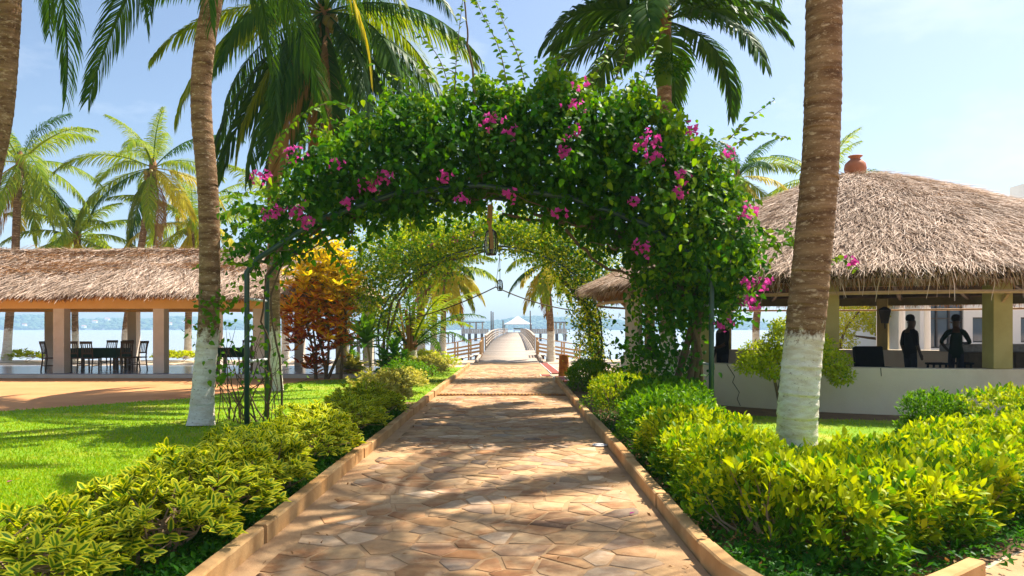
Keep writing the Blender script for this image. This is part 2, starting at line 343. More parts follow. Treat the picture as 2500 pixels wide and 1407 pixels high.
# ------------------------------------------------------------------ the setting
def poly_sheet(name, poly, z, mat, wig=.0, step=.6):
    pts = []
    for i, a in enumerate(poly):
        b2 = poly[(i + 1) % len(poly)]; L = math.dist(a, b2); k = max(1, int(min(L / step, 80))) if wig else 1
        for j in range(k):
            f = j / k; x = a[0] + (b2[0] - a[0]) * f; y = a[1] + (b2[1] - a[1]) * f
            if wig and j: x += random.uniform(-wig, wig); y += random.uniform(-wig, wig)
            pts.append((x, y))
    mb = MB(); mb.add([(x, y, z) for x, y in pts], [tuple(range(len(pts)))])
    return tag(mb.build(name, mat), kind='structure')
def inpoly(x, y, poly):
    x = np.asarray(x); y = np.asarray(y); r = np.zeros(x.shape, bool); n = len(poly)
    for i in range(n):
        x1, y1 = poly[i]; x2, y2 = poly[(i + 1) % n]
        c = ((y1 > y) != (y2 > y)); xx = (x2 - x1) * (y - y1) / ((y2 - y1) if y2 != y1 else 1e-9) + x1
        r ^= c & (x < xx)
    return r
SHORE = 38.5
# land sheet with a bank that runs down into the lake; the far bottom goes on to the other shore
g = MB(); xs = [-420, -120, -60, -40, -30, -20, -12, -6, -2, 2, 6, 12, 20, 30, 45, 70, 140, 420]
rows = [(-140, 0), (SHORE - .6, 0), (SHORE, -.05), (SHORE + .7, -.45), (SHORE + 2, -1.0), (SHORE + 12, -2.0), (1500, -2.2)]
for r, (y, z) in enumerate(rows):
    for i, x in enumerate(xs):
        xx = x * (1 if r < 6 else 6)
        g.v.append((xx, y + (.5 * math.sin(x * .37) + .3 * math.sin(x * 1.1) if 0 < r < 6 else 0), z - .001))
for r in range(len(rows) - 1):
    for i in range(len(xs) - 1):
        a = r * len(xs) + i; g.f.append((a, a + 1, a + 1 + len(xs), a + len(xs))); g.m.append(0)
tag(g.build('ground', M['sand']), kind='structure')
m, t, b = newmat('lake_water'); b.inputs['Base Color'].default_value = (.30, .34, .38, 1); b.inputs['Roughness'].default_value = .22; b.inputs['IOR'].default_value = 1.33
bump(t, b, noise(t, 1.3, 5, .6, stretch=(1, 2.2, 1)), .55, .12)
mb = MB(); mb.add([(-2600, SHORE - .5, -.8), (2600, SHORE - .5, -.8), (2600, 1480, -.8), (-2600, 1480, -.8)], [(0, 1, 2, 3)])
tag(mb.build('lake', m), kind='structure')

PATH_L, PATH_R = -1.838, 1.262
LAWN = [(-1.95, 1.5), (-1.95, 30.6), (-4.4, 31), (-4.9, 27), (-4.95, 23.7), (-6.4, 22.2), (-6.7, 20.2), (-7.4, 16.9), (-9.9, 14.2), (-16, 12.2), (-42, 9.6), (-42, -6), (-9, -6), (-1.95, -3)]
poly_sheet('dirt_yard', [(-60, 7), (-16, 10), (-6, 13), (-4.7, 22), (-4.75, 24.1), (-60, 24.1)], .003, M['dirt'], .05)
poly_sheet('lawn', LAWN, .010, M['lawn'], .07)
LAWN2 = [(2.6, 7.2), (4.2, 8.6), (6.3, 10.4), (9.5, 12.0), (7.5, 12.6), (5.2, 13.0), (3.4, 14.0), (2.5, 12.5)]
poly_sheet('soil_bed', [(1.37, 4.9), (2.2, 4.2), (3.4, 5.15), (14, 12.2), (14, 13.6), (6.4, 13.9), (3.4, 16.6), (2.2, 24), (1.37, 24)], .004, M['soil'], .03)
poly_sheet('lawn_patch', LAWN2, .010, M['lawn'], .08)
poly_sheet('soil_strip', [(-1.955, 2), (-1.955, 16), (-2.35, 16), (-2.6, 10), (-3.3, 6), (-3.6, 2)], .014, M['soil'], .06)
# ---- path of crazy paving
path = tag(MB().add([(PATH_L, -3, .012), (PATH_R, -3, .012), (PATH_R, 34.6, .012), (PATH_L, 34.6, .012)], [(0, 1, 2, 3)]).build('path', M['mortar']), kind='structure')
def cells(x0, x1, y0, y1, s, seed):
    R = np.random.default_rng(seed); nx = max(1, int((x1 - x0) / s)); ny = int((y1 - y0) / s); G = {}
    for i in range(-1, nx + 1):
        for j in range(-1, ny + 1):
            G[i, j] = (x0 + (i + .5 + R.uniform(-.56, .56)) * (x1 - x0) / nx, y0 + (j + .5 + R.uniform(-.56, .56)) * s)
    outp = []
    for (i, j), c in G.items():
        if not (0 <= i < nx and 0 <= j < ny): continue
        P = [(c[0] - s * 1.4, c[1] - s * 1.4), (c[0] + s * 1.4, c[1] - s * 1.4), (c[0] + s * 1.4, c[1] + s * 1.4), (c[0] - s * 1.4, c[1] + s * 1.4)]
        for di in (-2, -1, 0, 1, 2):
            for dj in (-2, -1, 0, 1, 2):
                q = G.get((i + di, j + dj))
                if q is None or (di == 0 and dj == 0): continue
                mx_, my_ = (c[0] + q[0]) / 2, (c[1] + q[1]) / 2; ax, ay = q[0] - c[0], q[1] - c[1]; Ln = math.hypot(ax, ay); ax /= Ln; ay /= Ln
                gap = .010 + .006 * ((i * 7 + j * 3) % 3); k = mx_ * ax + my_ * ay - gap; o = []
                for n_ in range(len(P)):
                    A, B = P[n_], P[(n_ + 1) % len(P)]; da = A[0] * ax + A[1] * ay - k; db = B[0] * ax + B[1] * ay - k
                    if da <= 0: o.append(A)
                    if (da < 0) != (db < 0) and da != db:
                        f = da / (da - db); o.append((A[0] + (B[0] - A[0]) * f, A[1] + (B[1] - A[1]) * f))
                P = o
                if len(P) < 3: break
            if len(P) < 3: break
        if len(P) >= 3:
            P = [(min(max(x, x0 + .02), x1 - .02), y) for x, y in P]
            outp.append((c, [p for n_, p in enumerate(P) if math.dist(p, P[n_ - 1]) > .025]))
    return outp
STONES = [(.55, .37, .20), (.60, .43, .25), (.47, .29, .14), (.40, .32, .24), (.26, .20, .15), (.50, .34, .19), (.68, .54, .39), (.62, .46, .32), (.36, .26, .18), (.46, .27, .12), (.57, .37, .18), (.53, .36, .19), (.56, .40, .23)]
def stone_mesh(items, name, org):
    V = []; fl = []; sz = []; colr = []
    for c, P in items:
        n = len(P); b0 = len(V); h = .002 + random.random() * .005; cc = np.array(random.choice(STONES)); cc = (cc if random.random() < .5 else cc * .6 + np.array([.52, .34, .18]) * .4) * [1.06, .98, .86] * random.uniform(.85, 1.12)
        jig = [(random.uniform(-.014, .014), random.uniform(-.014, .014)) for _ in P]; tx, ty = random.uniform(-.006, .006), random.uniform(-.006, .006)
        for f, z in ((1.0, .010), (.995, .012 + h * .7), (.955, .012 + h)):
            for (x, y), (jx, jy) in zip(P, jig):
                V.append((c[0] + (x + jx - c[0]) * f - org[0], c[1] + (y + jy - c[1]) * f - org[1], z + (tx * (x - c[0]) + ty * (y - c[1]) if z > .011 else 0) + .001 - org[2])); colr.append(cc)
        for r in (0, 1):
            for k in range(n): fl += [b0 + r * n + k, b0 + r * n + (k + 1) % n, b0 + (r + 1) * n + (k + 1) % n, b0 + (r + 1) * n + k]; sz.append(4)
        fl += [b0 + 2 * n + k for k in range(n)]; sz.append(n)
    return npmesh(name, np.array(V), np.array(fl), np.array(sz), M['stone'], None, np.array(colr))
cl = [c for c in cells(PATH_L + .16, PATH_R - .16, 1.2, 31.5, .265, 3) if len(c[1]) >= 3]
cl.sort(key=lambda c: abs(c[0][1] - 4.6) if c[0][1] < 4.6 else c[0][1] - 4.6)
for c in cl[:295]: link('flagstone', stone_mesh([c], 'flagstone', (0, 0, 0)), path)
o = link('flagstones', stone_mesh(cl[295:], 'flagstones', (0, 0, 0)), path); o['kind'] = 'stuff'
# side path at the lower right
sp = [(1.8, 1.0), (1.8, 3.9), (2.25, 4.15), (3.42, 5.12), (15, 12.6), (18, 8), (8, .5)]
sp_o = poly_sheet('side_path', sp, .006, M['mortar'])
c2 = [c for c in cells(1.9, 12, .5, 9, .33, 5) if len(c[1]) >= 3 and inpoly(np.array([p[0] for p in c[1]]), np.array([p[1] for p in c[1]]), [(2.0, 1), (2.6, 4.0), (3.6, 4.95), (12, 10.2), (12, 6), (6, 1)]).all()]
c2.sort(key=lambda c: math.hypot(c[0][0] - 3.4, c[0][1] - 4.8))
for c in c2[:60]:
    link('flagstone', stone_mesh([c], 'flagstone', (0, 0, .006)), sp_o).location.z = 0
o = link('flagstones', stone_mesh(c2[60:], 'flagstones', (0, 0, .006)), sp_o); o['kind'] = 'stuff'
def kerb(name, line, wd, h, per=4):
    root = tag(empty(name, (line[0][0], line[0][1], 0)), kind='structure'); L = []
    for i, p in enumerate(line):
        a = Vector(line[max(i - 1, 0)]); c = Vector(line[min(i + 1, len(line) - 1)]); d = (c - a).normalized(); L.append((Vector(p), Vector((-d.y, d.x)), d))
    e = .012; i = 0
    while i < len(L) - 1:
        j = min(i + random.choice((3, 4, 4, 5)), len(L) - 1); k = MB(); vs = []; ox = random.uniform(-.012, .012); oz = random.uniform(-.014, .010); n = j - i + 1
        for q in range(i, j + 1):
            p, nn, d = L[q]; p = p + d * (.009 if q == i else -.009 if q == j else 0) + nn * (ox + random.uniform(-.004, .004)); c = p + nn * wd; jz_ = oz + random.uniform(-.004, .004)
            for pt, z in ((p, 0), (p, h - e), (p + nn * e, h), (c - nn * e, h), (c, h - e), (c, 0)): vs.append((pt.x, pt.y, z + (jz_ if z else -.02)))
        fs = [(r * 6 + m, r * 6 + m + 1, (r + 1) * 6 + m + 1, (r + 1) * 6 + m) for r in range(n - 1) for m in range(5)] + [tuple(range(5, -1, -1)), tuple(range((n - 1) * 6, n * 6))]
        k.add(vs, fs).build('kerb_block', M['kerb'], root); i = j
    return root
kerb('kerb_left', [(PATH_L, y) for y in np.arange(0.5, 31.2, .45)], .11, .147)
kr = [(PATH_R, y) for y in np.arange(22.3, 5.3, -.45)] + [(1.27, 5.0), (1.30, 4.6), (1.38, 4.28), (1.55, 4.0), (1.82, 3.86), (2.1, 3.95), (2.4, 4.2), (2.7, 4.42), (2.99, 4.64)]
kerb('kerb_right', kr, .11, .147)
# drain across the path
dr = empty('drain_grate', (-.29, 17.6, .02), 'dark metal drain grate set right across the stone path', 'drain')
MB().box((-.29, 17.6, .022), (3.06, .30, .006)).build('channel', M['iron'], dr)
for y in (17.46, 17.74): MB().box((-.29, y, .03), (3.06, .03, .016)).build('frame_bar', M['rust'], dr)
me = MB().box((0, 0, 0), (.03, .25, .014)).mesh('grate_bar', M['rust'])
for i in range(38): inst('grate_bar', me, dr, Matrix.Translation((-1.78 + i * .0805, 17.6, .033)))
# red drain covers by the jetty
for i, (y0, y1, x0, x1, lab) in enumerate([(26, 34.4, 1.34, 1.21, 'long strip of red drain covers beside the path end, ending at the jetty'), (22.0, 24.4, 1.33, 1.33, 'short strip of red drain covers between stump and right kerb end'), (24.5, 25.3, .92, .92, 'single red drain cover set in the path beside the brown stump')]):
    r = empty('drain_cover', ((x0 + x1) / 2, (y0 + y1) / 2, .02), lab, 'drain cover', 'red drain covers at the path end')
    k = max(1, int((y1 - y0) / .85)); wd = .34
    for j in range(k):
        f = (j + .5) / k; MB().box((x0 + (x1 - x0) * f + wd / 2, y0 + (y1 - y0) * f, .026), (wd - .03, (y1 - y0) / k - .03, .02)).build('cover_plate', M['redtile'], r)
    for s in (0, 1): MB().bar((x0 + s * wd, y0, .022), (x1 + s * wd, y1, .022), .045, .02).build('edging', M['whiteline'], r)

# ------------------------------------------------------------------ far shore, haze
fx = np.linspace(-1700, 1700, 420); fy = np.linspace(1390, 1600, 14)
def hh(x, y):
    t_ = (y - 1390) / 210
    base = 15 + 5 * np.sin(x * .0061 + 1) + 4 * np.sin(x * .017 + .4) + 3.0 * (x < -150) + 2 * np.sin(x * .043)
    return base * np.clip(t_ * 1.6 + .12, 0, 1)
V = []; 
for y in fy:
    for x in fx: V.append((x, y + rng.uniform(-4, 4), -1.2 + hh(x, y) + rng.uniform(0, 1.5)))
nx = len(fx); fl = []
for j in range(len(fy) - 1):
    for i in range(nx - 1): a = j * nx + i; fl += [a, a + 1, a + nx + 1, a + nx]
M['farhill'] = surf('far_wood_floor', (.05, .10, .03), (.10, .14, .05), .02, .95, 0)
me = npmesh('far_hills', np.array(V), np.array(fl), np.full(len(fl) // 4, 4), M['farhill']); o = link('hills', me); tag(o, kind='structure')
N = 7000; X = rng.uniform(-1250, 1150, N); Y = rng.uniform(1388, 1570, N)
ico = []
import bmesh
bm = bmesh.new(); bmesh.ops.create_icosphere(bm, subdivisions=1, radius=1); bm.verts.ensure_lookup_table()
TB = Tpl([tuple(v.co * random.uniform(.75, 1.2)) for v in bm.verts], [tuple(v.index for v in f.verts) for f in bm.faces]); bm.free()
P = np.stack([X, Y, hh(X, Y) - 1.0 + rng.uniform(0, 2, N)], 1); R = frames(rng.normal(size=(N, 3)) * [1, 1, .2], np.tile([0, 0, 1.], (N, 1)))
S = np.stack([rng.uniform(3, 6.5, N)] * 3, 1) * [1, 1, .75]
tall = rng.random(N) < .03; S[tall] *= 1.35
M['farleaf'] = leafmat('far_tree', (.035, .085, .02), (.09, .13, .03), .1, .8)
tag(scatter('far_wood', TB, P, R, S, M['farleaf']), 'far wooded shore across the lake', 'wood', kind='stuff')
HOUSES = [(415, 790, 'widest'), (452, 786, ''), (232, 785, ''), (262, 779, ''), (205, 797, ''), (182, 784, ''), (60, 793, ''), (470, 795, '')]
for i, (px, py, _) in enumerate(HOUSES):
    c = at(px, py, 1386 if py > 788 else 1396); wd = random.uniform(4, 8)
    hs = empty('far_house', (c.x, c.y, c.z - 3), 'tiny pale house among trees on the far lake shore', 'house', 'houses on the far shore')
    MB().box((c.x, c.y, c.z - 1), (wd, 7, 3.4)).build('wall', M['white_wall'], hs)
    MB().add([(c.x - wd / 2 - .6, c.y - 4, c.z + .72), (c.x + wd / 2 + .6, c.y - 4, c.z + .72), (c.x + wd / 2 + .6, c.y + 4, c.z + .72), (c.x - wd / 2 - .6, c.y + 4, c.z + .72), (c.x - wd / 2, c.y, c.z + 2.2), (c.x + wd / 2, c.y, c.z + 2.2)],
             [(0, 1, 5, 4), (2, 3, 4, 5), (0, 4, 3), (1, 2, 5), (3, 2, 1, 0)]).build('roof', M['terracotta'], hs)
hz = MB().box((0, 760, 29.5), (5400, 1840, 65)).build('haze', None)
m = bpy.data.materials.new('haze_air'); m.use_nodes = True; t = m.node_tree; t.nodes.clear()
oo = t.nodes.new('ShaderNodeOutputMaterial'); pv = t.nodes.new('ShaderNodeVolumePrincipled'); pv.inputs['Color'].default_value = (.50, .75, 1, 1); pv.inputs['Density'].default_value = .00042; pv.inputs['Anisotropy'].default_value = .15
t.links.new(pv.outputs[0], oo.inputs['Volume']); hz.data.materials.clear(); hz.data.materials.append(m)
tag(hz, 'pale haze over the lake and garden', 'haze', kind='stuff')
# ------------------------------------------------------------------ thatch
def thatch(name, P, D, Nn, parent, L=(.35, .8), wd=(.016, .034), mat='straw', lift=.10, jit=.28):
    n = len(P); tan = nrm(np.cross(D, Nn)); d = D + tan * rng.normal(0, jit, (n, 1)) + Nn * rng.normal(lift, .10, (n, 1))
    up = Nn + tan * rng.normal(0, .5, (n, 1)); ln = rng.uniform(*L, n); w_ = rng.uniform(*wd, n)
    return scatter(name, STRAW, P + Nn * rng.uniform(0, .05, (n, 1)), frames(d, up), np.stack([w_, ln, ln], 1), M[mat], parent)

# ------------------------------------------------------------------ long pavilion on the left
pv_ = empty('thatched_pavilion', (-18, 26.6, 0), 'long open dining pavilion with thatched roof and square pillars by the lake', 'pavilion')
MB().box((-18.4, 26.65, .07), (26.9, 5.5, .14), ch=.015).build('floor', M['polish'], pv_)
MB().box((-18.4, 23.84, .06), (26.9, .12, .13), ch=.012).build('step', M['stucco'], pv_)
FXS = [-31.3, -28.0, -24.7, -21.45, -18.15, -14.9, -11.63, -8.36, -5.65]
for x in FXS: MB().box((x, 24.32, 1.24), (.36, .36, 2.2), ch=.012).build('pillar', M['stucco'], pv_)
for x in FXS[::1]: MB().box((x - .06, 29.05, 1.24), (.34, .34, 2.2), ch=.012).build('pillar', M['stucco'], pv_)
MB().box((-18.4, 24.32, 2.47), (26.3, .40, .42)).build('fascia_beam', M['fascia'], pv_)
MB().box((-18.4, 29.05, 2.47), (26.3, .40, .42)).build('fascia_beam', M['fascia'], pv_)
for x in FXS: MB().box((x, 26.68, 2.5), (.22, 4.3, .3)).build('cross_beam', M['olive'], pv_)
RX0, RX1, RY, RZ, EY, EZ = -32.2, -4.9, 26.7, 4.42, 23.72, 2.80
def rsurf(x, s, side):          # s 0 ridge .. 1 eave
    sag = .05 * np.sin(x * .9) + .035 * np.sin(x * 2.3 + 1)
    y = RY + side * (RY - EY) * s; z = RZ + (EZ - RZ) * (s ** .93) + sag * (.3 + s * .5)
    return np.stack([x, y, z], -1)
rf = MB(); xs_ = np.linspace(RX0, RX1 - 1.8, 40); ss = np.linspace(0, 1, 7)
for side in (-1, 1):
    for lo in (0, .20):
        b0 = len(rf.v); 
        for s in ss:
            for x in xs_: p = rsurf(np.array(x), s, side); rf.v.append((p[0] + (1.6 * s if x == xs_[-1] else 0), p[1], p[2] - lo))
        for j in range(6):
            for i in range(39): a = b0 + j * 40 + i; rf.f.append((a, a + 1, a + 41, a + 40)); rf.m.append(1 if lo else 0)
    e0 = b0 - 280 + 6 * 40; e1 = b0 + 6 * 40
    for i in range(39): rf.f.append((e0 + i, e0 + i + 1, e1 + i + 1, e1 + i)); rf.m.append(1)
pe = [rf.v[39], rf.v[6 * 40 + 39], rf.v[560 + 6 * 40 + 39]]
rf.add(pe, [(0, 1, 2)])
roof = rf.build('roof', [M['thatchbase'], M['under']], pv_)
n = 80000; x = rng.uniform(RX0, RX1 - 1.6, n); s = rng.random(n) ** .9; cl_ = np.sin(x * 1.7) * np.sin(s * 9 + x) 
P = rsurf(x, s, -1); D = np.tile(np.array([0, -(RY - EY), EZ - RZ]), (n, 1)); D = nrm(D); Nn = np.tile(nrm(np.array([0, -(RZ - EZ), RY - EY])), (n, 1))
thatch('thatch', P, D, Nn, roof, (.35, .8), (.011, .024), jit=.36, lift=.06)
n = 6000; x = rng.uniform(RX0, RX1 - 1.6, n); P = rsurf(x, np.ones(n), -1) - [0, -.02, 0] + np.stack([np.zeros(n), rng.uniform(0, .15, n), rng.uniform(-.17, .02, n)], 1)
D = np.tile([0, -.35, -1.], (n, 1)); thatch('eave_fringe', P, nrm(D), np.tile([0, -1., -.2], (n, 1)), roof, (.08, .2), (.012, .03), 'strawdark', .1, .35)
n = 3000; c = rng.integers(0, 16, n); cx_ = rng.uniform(-20, -8, 16); cs = rng.uniform(.05, .7, 16)
x = cx_[c] + rng.normal(0, .8, n); s = np.clip(cs[c] + rng.normal(0, .035, n), 0, 1); P = rsurf(x, s, -1) + [0, -.02, .05]
D = nrm(np.stack([np.sign(rng.random(n) - .2), rng.normal(-.3, .3, n), rng.normal(-.15, .15, n)], 1)); thatch('loose_straw', P, D, np.tile(nrm(np.array([0, -.6, .8])), (n, 1)), roof, (.4, .9), (.012, .025), 'strawdark', .05, .3)
n = 4500; x = rng.uniform(RX0, RX1 - 1.8, n); P = rsurf(x, np.full(n, .02), -1) + np.stack([np.zeros(n), rng.uniform(-.15, .15, n), rng.uniform(-.02, .05, n)], 1)
thatch('ridge_straw', P, nrm(np.stack([rng.normal(0, 1, n), rng.normal(-.4, .3, n), rng.normal(-.1, .08, n)], 1)), np.tile([0, -.2, 1.], (n, 1)), roof, (.3, .6), (.015, .03), 'straw', .02, .2)

# ------------------------------------------------------------------ dining furniture
def chair_parts(mat):
    P_ = []
    for sx in (-1, 1):
        P_.append(('leg', MB().bar((sx * .17, .18, 0), (sx * .18, .17, .45), .04, .04, (0, 1, 0))))
        P_.append(('leg', MB().tube([(sx * .18, -.24, 0), (sx * .18, -.18, .44), (sx * .18, -.21, .75), (sx * .18, -.28, 1.03)], .024, 6)))
        P_.append(('stretcher', MB().bar((sx * .18, -.2, .2), (sx * .17, .17, .2), .025, .03)))
    P_.append(('seat', MB().box((0, -.01, .455), (.42, .42, .04), ch=.01)))
    P_.append(('stretcher', MB().bar((-.17, .17, .25), (.17, .17, .25), .025, .03)))
    P_.append(('top_rail', MB().bar((-.21, -.27, .99), (.21, -.27, .99), .03, .09)))
    P_.append(('lower_rail', MB().bar((-.18, -.20, .62), (.18, -.20, .62), .025, .05)))
    for k in range(4):
        x = -.115 + k * .077; P_.append(('slat', MB().bar((x, -.205, .63), (x, -.262, .95), .028, .014, (0, 1, 0))))
    return [(n_, b_.mesh('chair_' + n_, mat)) for n_, b_ in P_]
CH = chair_parts(M['wood'])
def chair(x, y, z, rz, label, grp):
    r = empty('dining_chair', (x, y, z), label, 'chair', grp); r.rotation_euler.z = rz
    for n_, me in CH:
        o = bpy.data.objects.new(n_, me); COL.objects.link(o); o.parent = r
def table(x, y, z, lx, ly, label):
    r = empty('dining_table', (x, y, z), label, 'table', 'tables in the long pavilion')
    MB().box((x, y, z + .745), (lx, ly, .04)).build('tabletop', M['wood'], r)
    for sx in (-1, 1):
        for sy in (-1, 1): MB().box((x + sx * (lx / 2 - .1), y + sy * (ly / 2 - .1), z + .365), (.09, .09, .72)).build('leg', M['wood'], r)
    k = MB(); n_ = 48; ring = []
    for i in range(n_):
        a = i / n_ * 4; e = int(a); f = a - e; cx, cy = [(-1 + 2 * f, -1), (1, -1 + 2 * f), (1 - 2 * f, 1), (-1, 1 - 2 * f)][e]
        ring.append((cx * (lx / 2 + .02), cy * (ly / 2 + .02)))
    k.add([(x + a, y + b_, z + .772) for a, b_ in ring] + [(x + a * (1.01 + .012 * math.sin(i * 1.9)), y + b_ * (1.02 + .02 * math.sin(i * 2.3)), z + .44) for i, (a, b_) in enumerate(ring)],
          [tuple(range(n_))] + [(i, (i + 1) % n_, n_ + (i + 1) % n_, n_ + i) for i in range(n_)])
    o = k.build('tablecloth', M['greencloth'], None, (x, y, z + .772)); return tag(o, 'dark green cloth on ' + label, 'tablecloth')
FZ = .14
table(-14.75, 26.2, FZ, 1.75, .95, 'long dining table nearest the left edge, ringed by chairs')
chair(-15.85, 25.25, FZ, -PI / 2 + .2, 'dark slatted chair seen side-on left of the pillar, at the table end', 'chairs at the long table')
chair(-15.1, 25.35, FZ, .15, 'dark slatted chair half hidden behind the white pillar', 'chairs at the long table')
chair(-14.45, 25.2, FZ, -.05, 'dark slatted chair with its back to us, right beside the pillar', 'chairs at the long table')
chair(-14.95, 27.2, FZ, PI, 'dark chair behind the long table, left of the two facing us', 'chairs at the long table')
chair(-14.35, 27.2, FZ, PI + .05, 'dark chair behind the long table, right of the two facing us', 'chairs at the long table')
chair(-13.55, 25.7, FZ, .75, 'dark chair angled at the right end of the long table, in front', 'chairs at the long table')
chair(-13.3, 26.1, FZ, 1.35, 'rightmost dark chair of the long table, before the rear pillar', 'chairs at the long table')
table(-10.05, 26.7, FZ, 1.3, .9, 'smaller dining table behind the green trellis posts')
chair(-10.0, 27.5, FZ, PI, 'dark slatted chair behind the smaller table, seen through the trellis', 'chairs at the small table')
chair(-9.3, 26.1, FZ, 1.1, 'dark slatted chair right of the smaller table by the trellis', 'chairs at the small table')

# ------------------------------------------------------------------ round thatched bar on the right
HC = Vector((9.2, 19.9)); HR = 6.45; SX = 1.3
def hp(th, r, zz=0.0):
    c, s = np.cos(th), np.sin(th); return np.stack([HC.x + np.where(c < 0, 1, SX) * c * r, HC.y + s * r, np.zeros_like(c) + zz], -1)
hut = empty('thatched_bar', (HC.x, HC.y, 0), 'round open-sided bar with a big conical thatched roof and low white wall', 'pavilion')
pts = hp(np.linspace(0, 2 * PI, 65)[:-1], HR - .2)
MB().prism([(p[0], p[1]) for p in pts], .0, .08).build('floor', M['polish'], hut)
def ringwall(a0, a1, r, th, z0, z1, k):
    mb = MB(); A = np.radians(np.linspace(a0, a1, k)); vi = hp(A, r - th / 2); vo = hp(A, r + th / 2)
    vs = [(p[0], p[1], z) for p, z in [(q, z0) for q in vi] + [(q, z0) for q in vo] + [(q, z1) for q in vi] + [(q, z1) for q in vo]]
    fs = []
    for i in range(k - 1): fs += [(2 * k + i, 3 * k + i, 3 * k + i + 1, 2 * k + i + 1), (i, i + 1, 2 * k + i + 1, 2 * k + i), (k + i, 3 * k + i, 3 * k + i + 1, k + i + 1), (i, k + i, k + i + 1, i + 1)]
    fs += [(0, 2 * k, 3 * k, k), (k - 1, 2 * k - 1, 4 * k - 1, 3 * k - 1)]
    return mb.add(vs, fs)
ringwall(-168, 130, HR, .38, 0, .87, 70).build('low_wall', M['cream'], hut)
ringwall(133, 150, HR, .38, 0, .87, 6).build('low_wall', M['cream'], hut)
for a in (-165, -142, -119, -93.3, -60, -30, 0, 30, 64, 105, 137):
    p = hp(np.array([math.radians(a)]), HR)[0]
    MB().box((p[0], p[1], 1.752), (.34, .34, 1.76), rz=math.radians(a + 90) * .35, ch=.012).build('pillar', M['olive'] if a not in (-165,) else M['stucco'], hut)
ringwall(0, 360, HR, .20, 2.40, 2.66, 90).build('ring_beam', M['darkbeam'], hut)
ER = 6.92; EZT = 2.76; TOPZ = 5.66
def hf(r): e = .03; return 1 - ((r * r + e) ** .5 - e ** .5) / ((1 + e) ** .5 - e ** .5)
def hz_(r): return EZT + (TOPZ - EZT) * hf(r)
hr_ = MB(); k = 72; rr = np.linspace(0.001, 1, 12); A = np.linspace(0, 2 * PI, k + 1)[:-1]
for lo in (0, .24):
    b0 = len(hr_.v)
    for r in rr:
        for p in hp(A, r * ER): hr_.v.append((p[0], p[1], hz_(r) - lo + .05 * math.sin(5 * p[0]) * math.sin(3 * p[1]) * r))
    for j in range(11):
        for i in range(k): a = b0 + j * k + i; c_ = b0 + j * k + (i + 1) % k; hr_.f.append((a, c_, c_ + k, a + k)); hr_.m.append(1 if lo else 0)
for i in range(k): hr_.f.append((11 * k + i, 11 * k + (i + 1) % k, 12 * k + 11 * k + (i + 1) % k, 12 * k + 11 * k + i)); hr_.m.append(1)
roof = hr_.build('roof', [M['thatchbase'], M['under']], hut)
def hutpts(n, lo=0., hi=1., a0=-205, a1=25):
    th = np.radians(rng.uniform(a0, a1, n)); r = np.sqrt(rng.uniform(lo ** 2, hi ** 2, n)); P = hp(th, r * ER, hz_(r))
    q = hp(th, np.minimum(r + .02, 1.03) * ER, hz_(r + .02)); D = nrm(q - P); q2 = hp(th + .01, r * ER, hz_(r)); T_ = nrm(q2 - P); Nn = nrm(np.cross(D, T_)); Nn *= np.sign(Nn[:, 2:3]); return P, D, Nn
P, D, Nn = hutpts(100000); thatch('thatch', P, D, Nn, roof, (.35, .75), (.007, .017), jit=.34, lift=.07)
n = 14000; th = np.radians(rng.uniform(0, 360, n)); P = hp(th, ER + rng.uniform(-.22, .0, n)); P[:, 2] = EZT - rng.uniform(-.03, .20, n)
O = nrm(P - [HC.x, HC.y, 0]); O[:, 2] = 0; O = nrm(O); D = nrm(O * .45 + [0, 0, -1.]); thatch('eave_fringe', P, D, O, roof, (.10, .28), (.006, .015), 'straw', .08, .35)
n = 7000; th = np.radians(rng.uniform(0, 360, n)); P = hp(th, ER - rng.uniform(.02, .35, n)); P[:, 2] = EZT - rng.uniform(.10, .24, n); thatch('inner_fringe', P, nrm(np.tile([0., 0, -1], (n, 1)) + rng.normal(0, .15, (n, 3))), O[rng.integers(0, 14000, n)], roof, (.12, .28), (.008, .02), 'strawdark', .0, .3)
n = 70; th = np.radians(rng.uniform(-130, -70, n)); P = hp(th, np.full(n, ER), 2.62); thatch('hanging_straw', P, nrm(np.tile([0., -.1, -1], (n, 1)) + rng.normal(0, .12, (n, 3))), np.tile([0, -1., 0], (n, 1)), roof, (.25, .6), (.012, .022), 'straw', .0, .2)
for a in range(-180, 180, 15):
    p = hp(np.array([math.radians(a)]), HR - .1)[0]; MB().bar((p[0], p[1], 2.62), (HC.x + (p[0] - HC.x) * .12, HC.y + (p[1] - HC.y) * .12, 4.95), .10, .12).build('rafter', M['wood'], hut)
for r, z in ((5.0, 3.02), (3.4, 3.7), (6.9, 2.26)):
    q = hp(np.linspace(0, 2 * PI, 60), r, z); MB().tube(q, .035, 5, False).build('batten', M['rail'], hut)
for a in (-165, -142, -119, -93.3, -60, 64, 105, 137):
    p = hp(np.array([math.radians(a)]), HR)[0]; q = hp(np.array([math.radians(a)]), ER - .15)[0]; MB().bar((p[0], p[1], 1.98), (q[0], q[1], 2.24), .05, .07).build('brace', M['rail'], hut)
for a0, zz in ((-136, [(0, .86), (1.5, .62), (1.1, .5), (2.4, .3), (2.0, .16), (2.6, .02)]), (-139.5, [(0, .42), (-.3, .2), (.2, .02)]), (-104, [(.6, .40), (0, .25), (.3, .12), (-.2, .02)]), (-111, [(0, .87), (.1, .72)])):
    q = [hp(np.array([math.radians(a0 + d_)]), HR + .192, z_)[0] for d_, z_ in zz]; MB().tube(q, .008, 4, False).build('crack', M['stem'], hut)
pot = MB().lathe([(.0, 0), (.17, .0), (.24, .12), (.285, .30), (.26, .43), (.17, .52), (.12, .555), (.13, .59), (.19, .63), (.18, .645), (.10, .60), (0, .5)], (HC.x + .02, HC.y, TOPZ - .04), 28)
